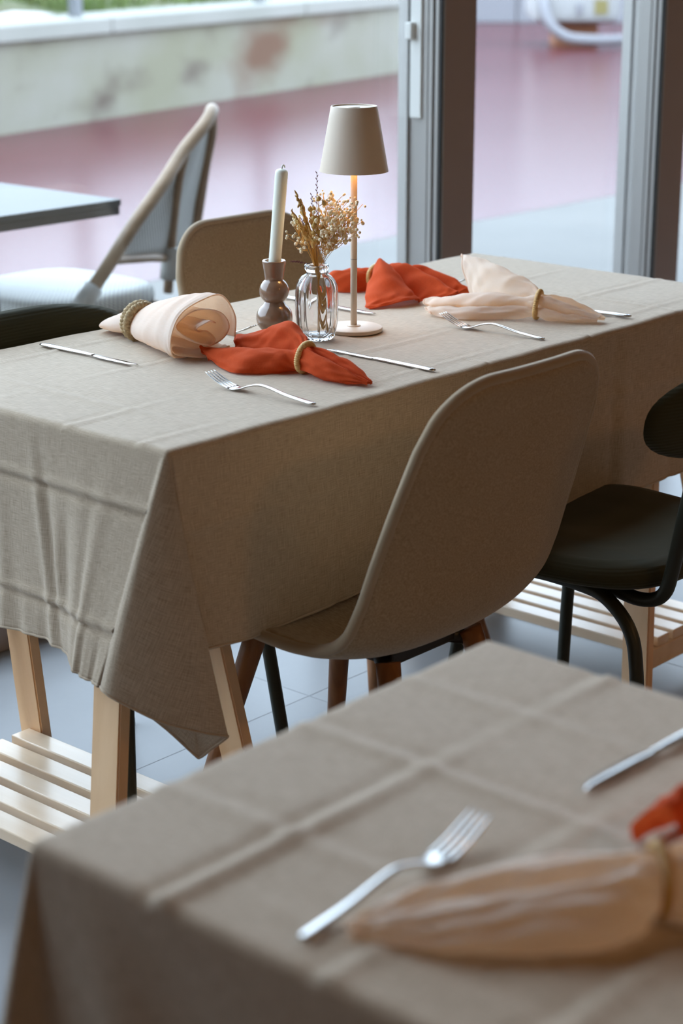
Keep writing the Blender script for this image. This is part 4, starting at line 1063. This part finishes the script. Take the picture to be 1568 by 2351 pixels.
def build_candle():
    t = thing('candle_holder', 'glossy taupe ceramic candle holder of two stacked spheres', 'candle holder', (0.6370, 0.4075, TOP))
    prof = [(0, 0), (0.014, 0.0), (0.019, 0.002)]
    for a in np.linspace(-62, 52, 22):
        q = math.radians(a); prof.append((0.0312 * math.cos(q), 0.0275 + 0.0285 * math.sin(q) + 0.0))
    for a in np.linspace(-50, 52, 20):
        q = math.radians(a); prof.append((0.0252 * math.cos(q), 0.0735 + 0.0235 * math.sin(q)))
    prof += [(0.0152, 0.0925), (0.0160, 0.099), (0.0176, 0.109), (0.0190, 0.118), (0.0198, 0.1225), (0.0197, 0.1243), (0.0188, 0.1250), (0.0165, 0.1248), (0.0150, 0.1238), (0.0146, 0.120), (0.0130, 0.105), (0, 0.1045)]
    auto_smooth(link('body', lathe_mesh('body', prof, 64), M['ceramic'], t), 60)
    c = thing('candle', 'tall pale green white taper candle, unlit, leaning slightly', 'candle', (0.6370, 0.4075, TOP + 0.1048))
    c.rotation_euler = (0.062, 0.058, 0)
    pf = [(0, 0), (0.0100, 0.0002), (0.0103, 0.002), (0.0104, 0.05), (0.0106, 0.11), (0.0108, 0.163), (0.0106, 0.167), (0.0098, 0.1695), (0.0070, 0.1715), (0.0040, 0.1726), (0, 0.1728)]
    auto_smooth(link('wax', lathe_mesh('wax', pf, 40), M['wax'], c), 50)
    link('wick', tube_mesh('wick', catmull([(0, 0, 0.170), (0.0005, 0, 0.1755), (0.0025, 0, 0.1785), (0.0052, 0, 0.1775), (0.0068, 0, 0.1745)], 14), 0.0013, 8), M['wick'], c)

def build_vase():
    out = [(0.0, 0.0025), (0.016, 0.0008), (0.0225, 0.0), (0.0258, 0.0012), (0.0285, 0.0050), (0.0312, 0.013), (0.0334, 0.026), (0.0346, 0.045), (0.0349, 0.065), (0.0342, 0.082), (0.0326, 0.092), (0.0290, 0.1005), (0.0240, 0.1065), (0.0185, 0.1095), (0.0168, 0.1115), (0.0170, 0.1140), (0.0190, 0.1165), (0.0203, 0.1195), (0.0206, 0.1225), (0.0198, 0.1248), (0.0184, 0.1252)]
    inn = [(0.0172, 0.1240), (0.0166, 0.1200), (0.0152, 0.1150), (0.0150, 0.1110), (0.0165, 0.1075), (0.0215, 0.1040), (0.0262, 0.0985), (0.0298, 0.0905), (0.0314, 0.081), (0.0322, 0.065), (0.0320, 0.045), (0.0308, 0.026), (0.0285, 0.0145), (0.0245, 0.0085), (0.016, 0.0062), (0.0, 0.0058)]
    pr = out + inn
    amp = [min(1, max(0, (0.112 - z) / 0.02)) * min(1, max(0, (r - 0.010) / 0.008)) * 0.085 for r, z in out] + [min(1, max(0, (0.106 - z) / 0.02)) * min(1, max(0, (r - 0.010) / 0.008)) * 0.05 for r, z in inn]
    o = link('glass_vase', lathe_mesh('glass_vase', pr, 168, 14, amp), M['vase_glass'])
    o.location = (0.6545, 0.3270, TOP); tag(o, 'clear ribbed glass vase holding dried flowers', 'vase')
    o.rotation_euler = (0, 0, 0.12)
    # stems ---------------------------------------------------------------
    base = np.array([0.6545, 0.3270, TOP]); R_ = np.array([0.6626, -0.7490, 0]); Fd = np.array([0.7490, 0.6626, 0])
    rs = random.Random(4)
    def sphere_bits(pts, rads, elong=1.0, dirs=None):
        bm = bmesh.new()
        for k, (p, r) in enumerate(zip(pts, rads)):
            mt = Matrix.Translation(Vector(p))
            if dirs is not None: mt = mt @ Vector(dirs[k]).to_track_quat('Z', 'Y').to_matrix().to_4x4()
            mt = mt @ Matrix.Diagonal((1, 1, elong, 1))
            bmesh.ops.create_icosphere(bm, subdivisions=2 if r > 0.0028 else 1, radius=r, matrix=mt)
        return bm
    def tubes(name, lines, r, m, parent, seg=5):
        V = []; F = []
        for L_ in lines:
            me = tube_mesh('x', L_, r, seg); o0 = len(V)
            V += [tuple(v.co) for v in me.vertices]; F += [tuple(i + o0 for i in p.vertices) for p in me.polygons]
            bpy.data.meshes.remove(me)
        return link(name, mesh(name, V, F), m, parent)
    def P(r, f, z): return R_ * r + Fd * f + np.array([0, 0, z])
    def main(tip, foot, bend=0.0, n=16):
        neck = np.array([tip[0] * 0.12 + foot[0] * 0.15, tip[1] * 0.1, 0.118])
        return catmull([foot, (foot + neck) / 2, neck, (neck * 0.45 + tip * 0.55) + np.array([bend, 0, 0.004]), tip], n)
    w3 = lambda A: np.array([P(*a) for a in A])
    def new(name, label, group):
        return thing(name, label, 'dried flower', tuple(base), 0, group)
    # baby's breath: right half
    for i, (tr, tf, tz) in enumerate([(0.052, 0.01, 0.196), (0.044, -0.012, 0.180), (0.034, 0.018, 0.214), (0.020, -0.014, 0.176), (0.018, 0.02, 0.226), (0.030, -0.02, 0.158), (-0.034, 0.015, 0.172), (0.056, -0.006, 0.178), (0.010, 0.0, 0.190), (0.040, 0.004, 0.202)]):
        t = new('babys_breath', 'cream blossom spray on the candle side of the vase' if tr < 0 else 'branching dried spray with tiny cream blossoms reaching towards the lamp pole', 'cream blossom sprays in the vase')
        foot = np.array([0.010 - 0.012 * rs.random() + 0.01 * (tr < 0), rs.uniform(-.012, .012), 0.008])
        tip = np.array([tr * 1.08, tf, tz + 0.012]); L_ = main(tip, foot)
        lines = [w3(L_)]; bl = []; rad = []
        for k in range(24):
            q = rs.uniform(0.66, 0.97); st = L_[int(q * (len(L_) - 1))]
            e = st + np.array([rs.gauss(0.004 if tr > 0 else -0.002, 0.012), rs.gauss(0, 0.012), rs.uniform(0.004, 0.030)])
            if tr > 0 and e[0] < -0.008: e[0] = abs(e[0])
            md = (st + e) / 2 + np.array([0, 0, -0.002]); lines.append(w3(catmull([st, md, e], 5)))
            for _ in range(rs.choice((1, 2, 2, 3))):
                d = np.array([rs.gauss(0, .0035), rs.gauss(0, .0035), rs.gauss(0, .003)])
                bl.append(P(*(e + d))); rad.append(rs.uniform(0.0018, 0.0034))
        tubes('stem', lines, 0.00045, M['stalk'], t)
        auto = bmobj('blossoms', sphere_bits(bl, rad), M['bloom'], t, True); auto['kind'] = 'stuff'
    # flax pods: middle
    for i, (tr, tf, tz) in enumerate([(0.004, -0.006, 0.224), (-0.010, 0.0, 0.206), (0.002, -0.012, 0.190)]):
        t = new('flax_sprig', ('tallest sprig of round tan seed pods in the vase', 'tan seed pod sprig leaning towards the golden grain stalks', 'shortest sprig of round tan seed pods in the vase')[i], 'tan seed pod sprigs in the vase')
        foot = np.array([0.012 + 0.004 * i, 0.0, 0.007]); tip = np.array([tr, tf, tz + 0.010]); L_ = main(tip, foot)
        lines = [w3(L_)]; pts = [tip]; rads = [0.0042]
        for k in range(6):
            q = rs.uniform(0.68, 0.97); st = L_[int(q * (len(L_) - 1))]
            e = st + np.array([rs.uniform(-0.012, 0.012), rs.uniform(-0.01, 0.004), rs.uniform(0.002, 0.016)])
            lines.append(w3(catmull([st, (st + e) / 2, e], 4))); pts.append(e); rads.append(rs.uniform(0.0034, 0.0047))
        tubes('stem', lines, 0.0006, M['stalk'], t)
        for p_, r_ in zip(pts, rads):
            link('seed_pod', lathe_mesh('seed_pod', [(0, -1.0 * r_), (0.6 * r_, -0.8 * r_), (0.95 * r_, -0.3 * r_), (r_, 0.1 * r_), (0.8 * r_, 0.65 * r_), (0.35 * r_, 0.98 * r_), (0.06 * r_, 1.35 * r_), (0, 1.4 * r_)], 14), M['pod'], t).location = P(*p_)
    # golden grain stalks: left half
    for i, (tr, tf, tz) in enumerate([(-0.034, 0.000, 0.235), (-0.028, 0.012, 0.220), (-0.040, -0.004, 0.205), (-0.030, -0.012, 0.188), (-0.022, 0.004, 0.200), (-0.014, -0.010, 0.180), (-0.010, 0.012, 0.204)]):
        t = new('grain_stalk', 'golden dried grain stalk with a darker brownish ear in the vase' if i % 2 == 0 else 'golden dried grain stalk with a pale straw ear in the vase', 'golden grain stalks in the vase')
        foot = np.array([0.014 + 0.012 * rs.random(), rs.uniform(-.01, .01), 0.007]); tip = np.array([tr, tf, tz + 0.010]); L_ = main(tip, foot, 0.002)
        tubes('stem', [w3(L_)], 0.00085, M['stalk'], t)
        pts = []; rads = []; dirs = []
        ax = (L_[-1] - L_[-3]); ax /= np.linalg.norm(ax); axw = P(*ax)
        for k in range(20):
            q = k / 19; c = tip - ax * 0.034 * (1 - q) + np.array([rs.gauss(0, .0024), rs.gauss(0, .0024), 0]) * (1.2 - q)
            pts.append(P(*c)); rads.append(0.0023 * (1.15 - 0.6 * q)); dv = axw + np.array([rs.gauss(0, .35), rs.gauss(0, .35), 0]); dirs.append(dv)
        bmobj('ear', sphere_bits(pts, rads, 2.6, dirs), M['straw'] if i % 2 else M['pod'], t, True)['kind'] = 'stuff'
    # dark grass
    for i, (tr, tf, tz) in enumerate([(0.001, 0.004, 0.276), (-0.008, 0.008, 0.240), (-0.042, 0.0, 0.130), (-0.024, 0.004, 0.200)]):
        t = new('grass_panicle', ('tallest dark purple dried grass rising above the flowers in the vase', 'shorter upright dark purple grass beside the tallest one', 'dark purple grass drooping low from the vase behind the candle', 'dark purple grass leaning among the golden grain stalks')[i], 'dark purple grasses in the vase')
        foot = np.array([0.004 * i, 0.006, 0.007]); tip = np.array([tr, tf, tz]); L_ = main(tip, foot)
        tubes('stem', [w3(L_)], 0.0004, M['purple_grass'], t)
        pts = []; rads = []; dirs = []
        for k in range(16):
            q = 0.72 + 0.28 * k / 15; c = L_[min(len(L_) - 1, int(q * (len(L_) - 1)))] + (L_[-1] - L_[-2]) * ((q * (len(L_) - 1)) % 1) * 0.9
            s_ = (-1) ** k
            pts.append(P(*(np.minimum(c, [1, 1, tip[2]]) + np.array([s_ * 0.0013, 0, 0.0]))))
            rads.append(0.0007); dirs.append(P(s_ * 0.4, 0, 1.0))
        bmobj('spikelets', sphere_bits(pts, rads, 3.4, dirs), M['purple_grass'], t, True)['kind'] = 'stuff'

build_room()
build_fill_pendants()
build_window()
build_outside()
build_bistro()
build_tables()
build_chairs()
build_lamp()
build_candle()
build_vase()
build_cutlery()
build_napkins()
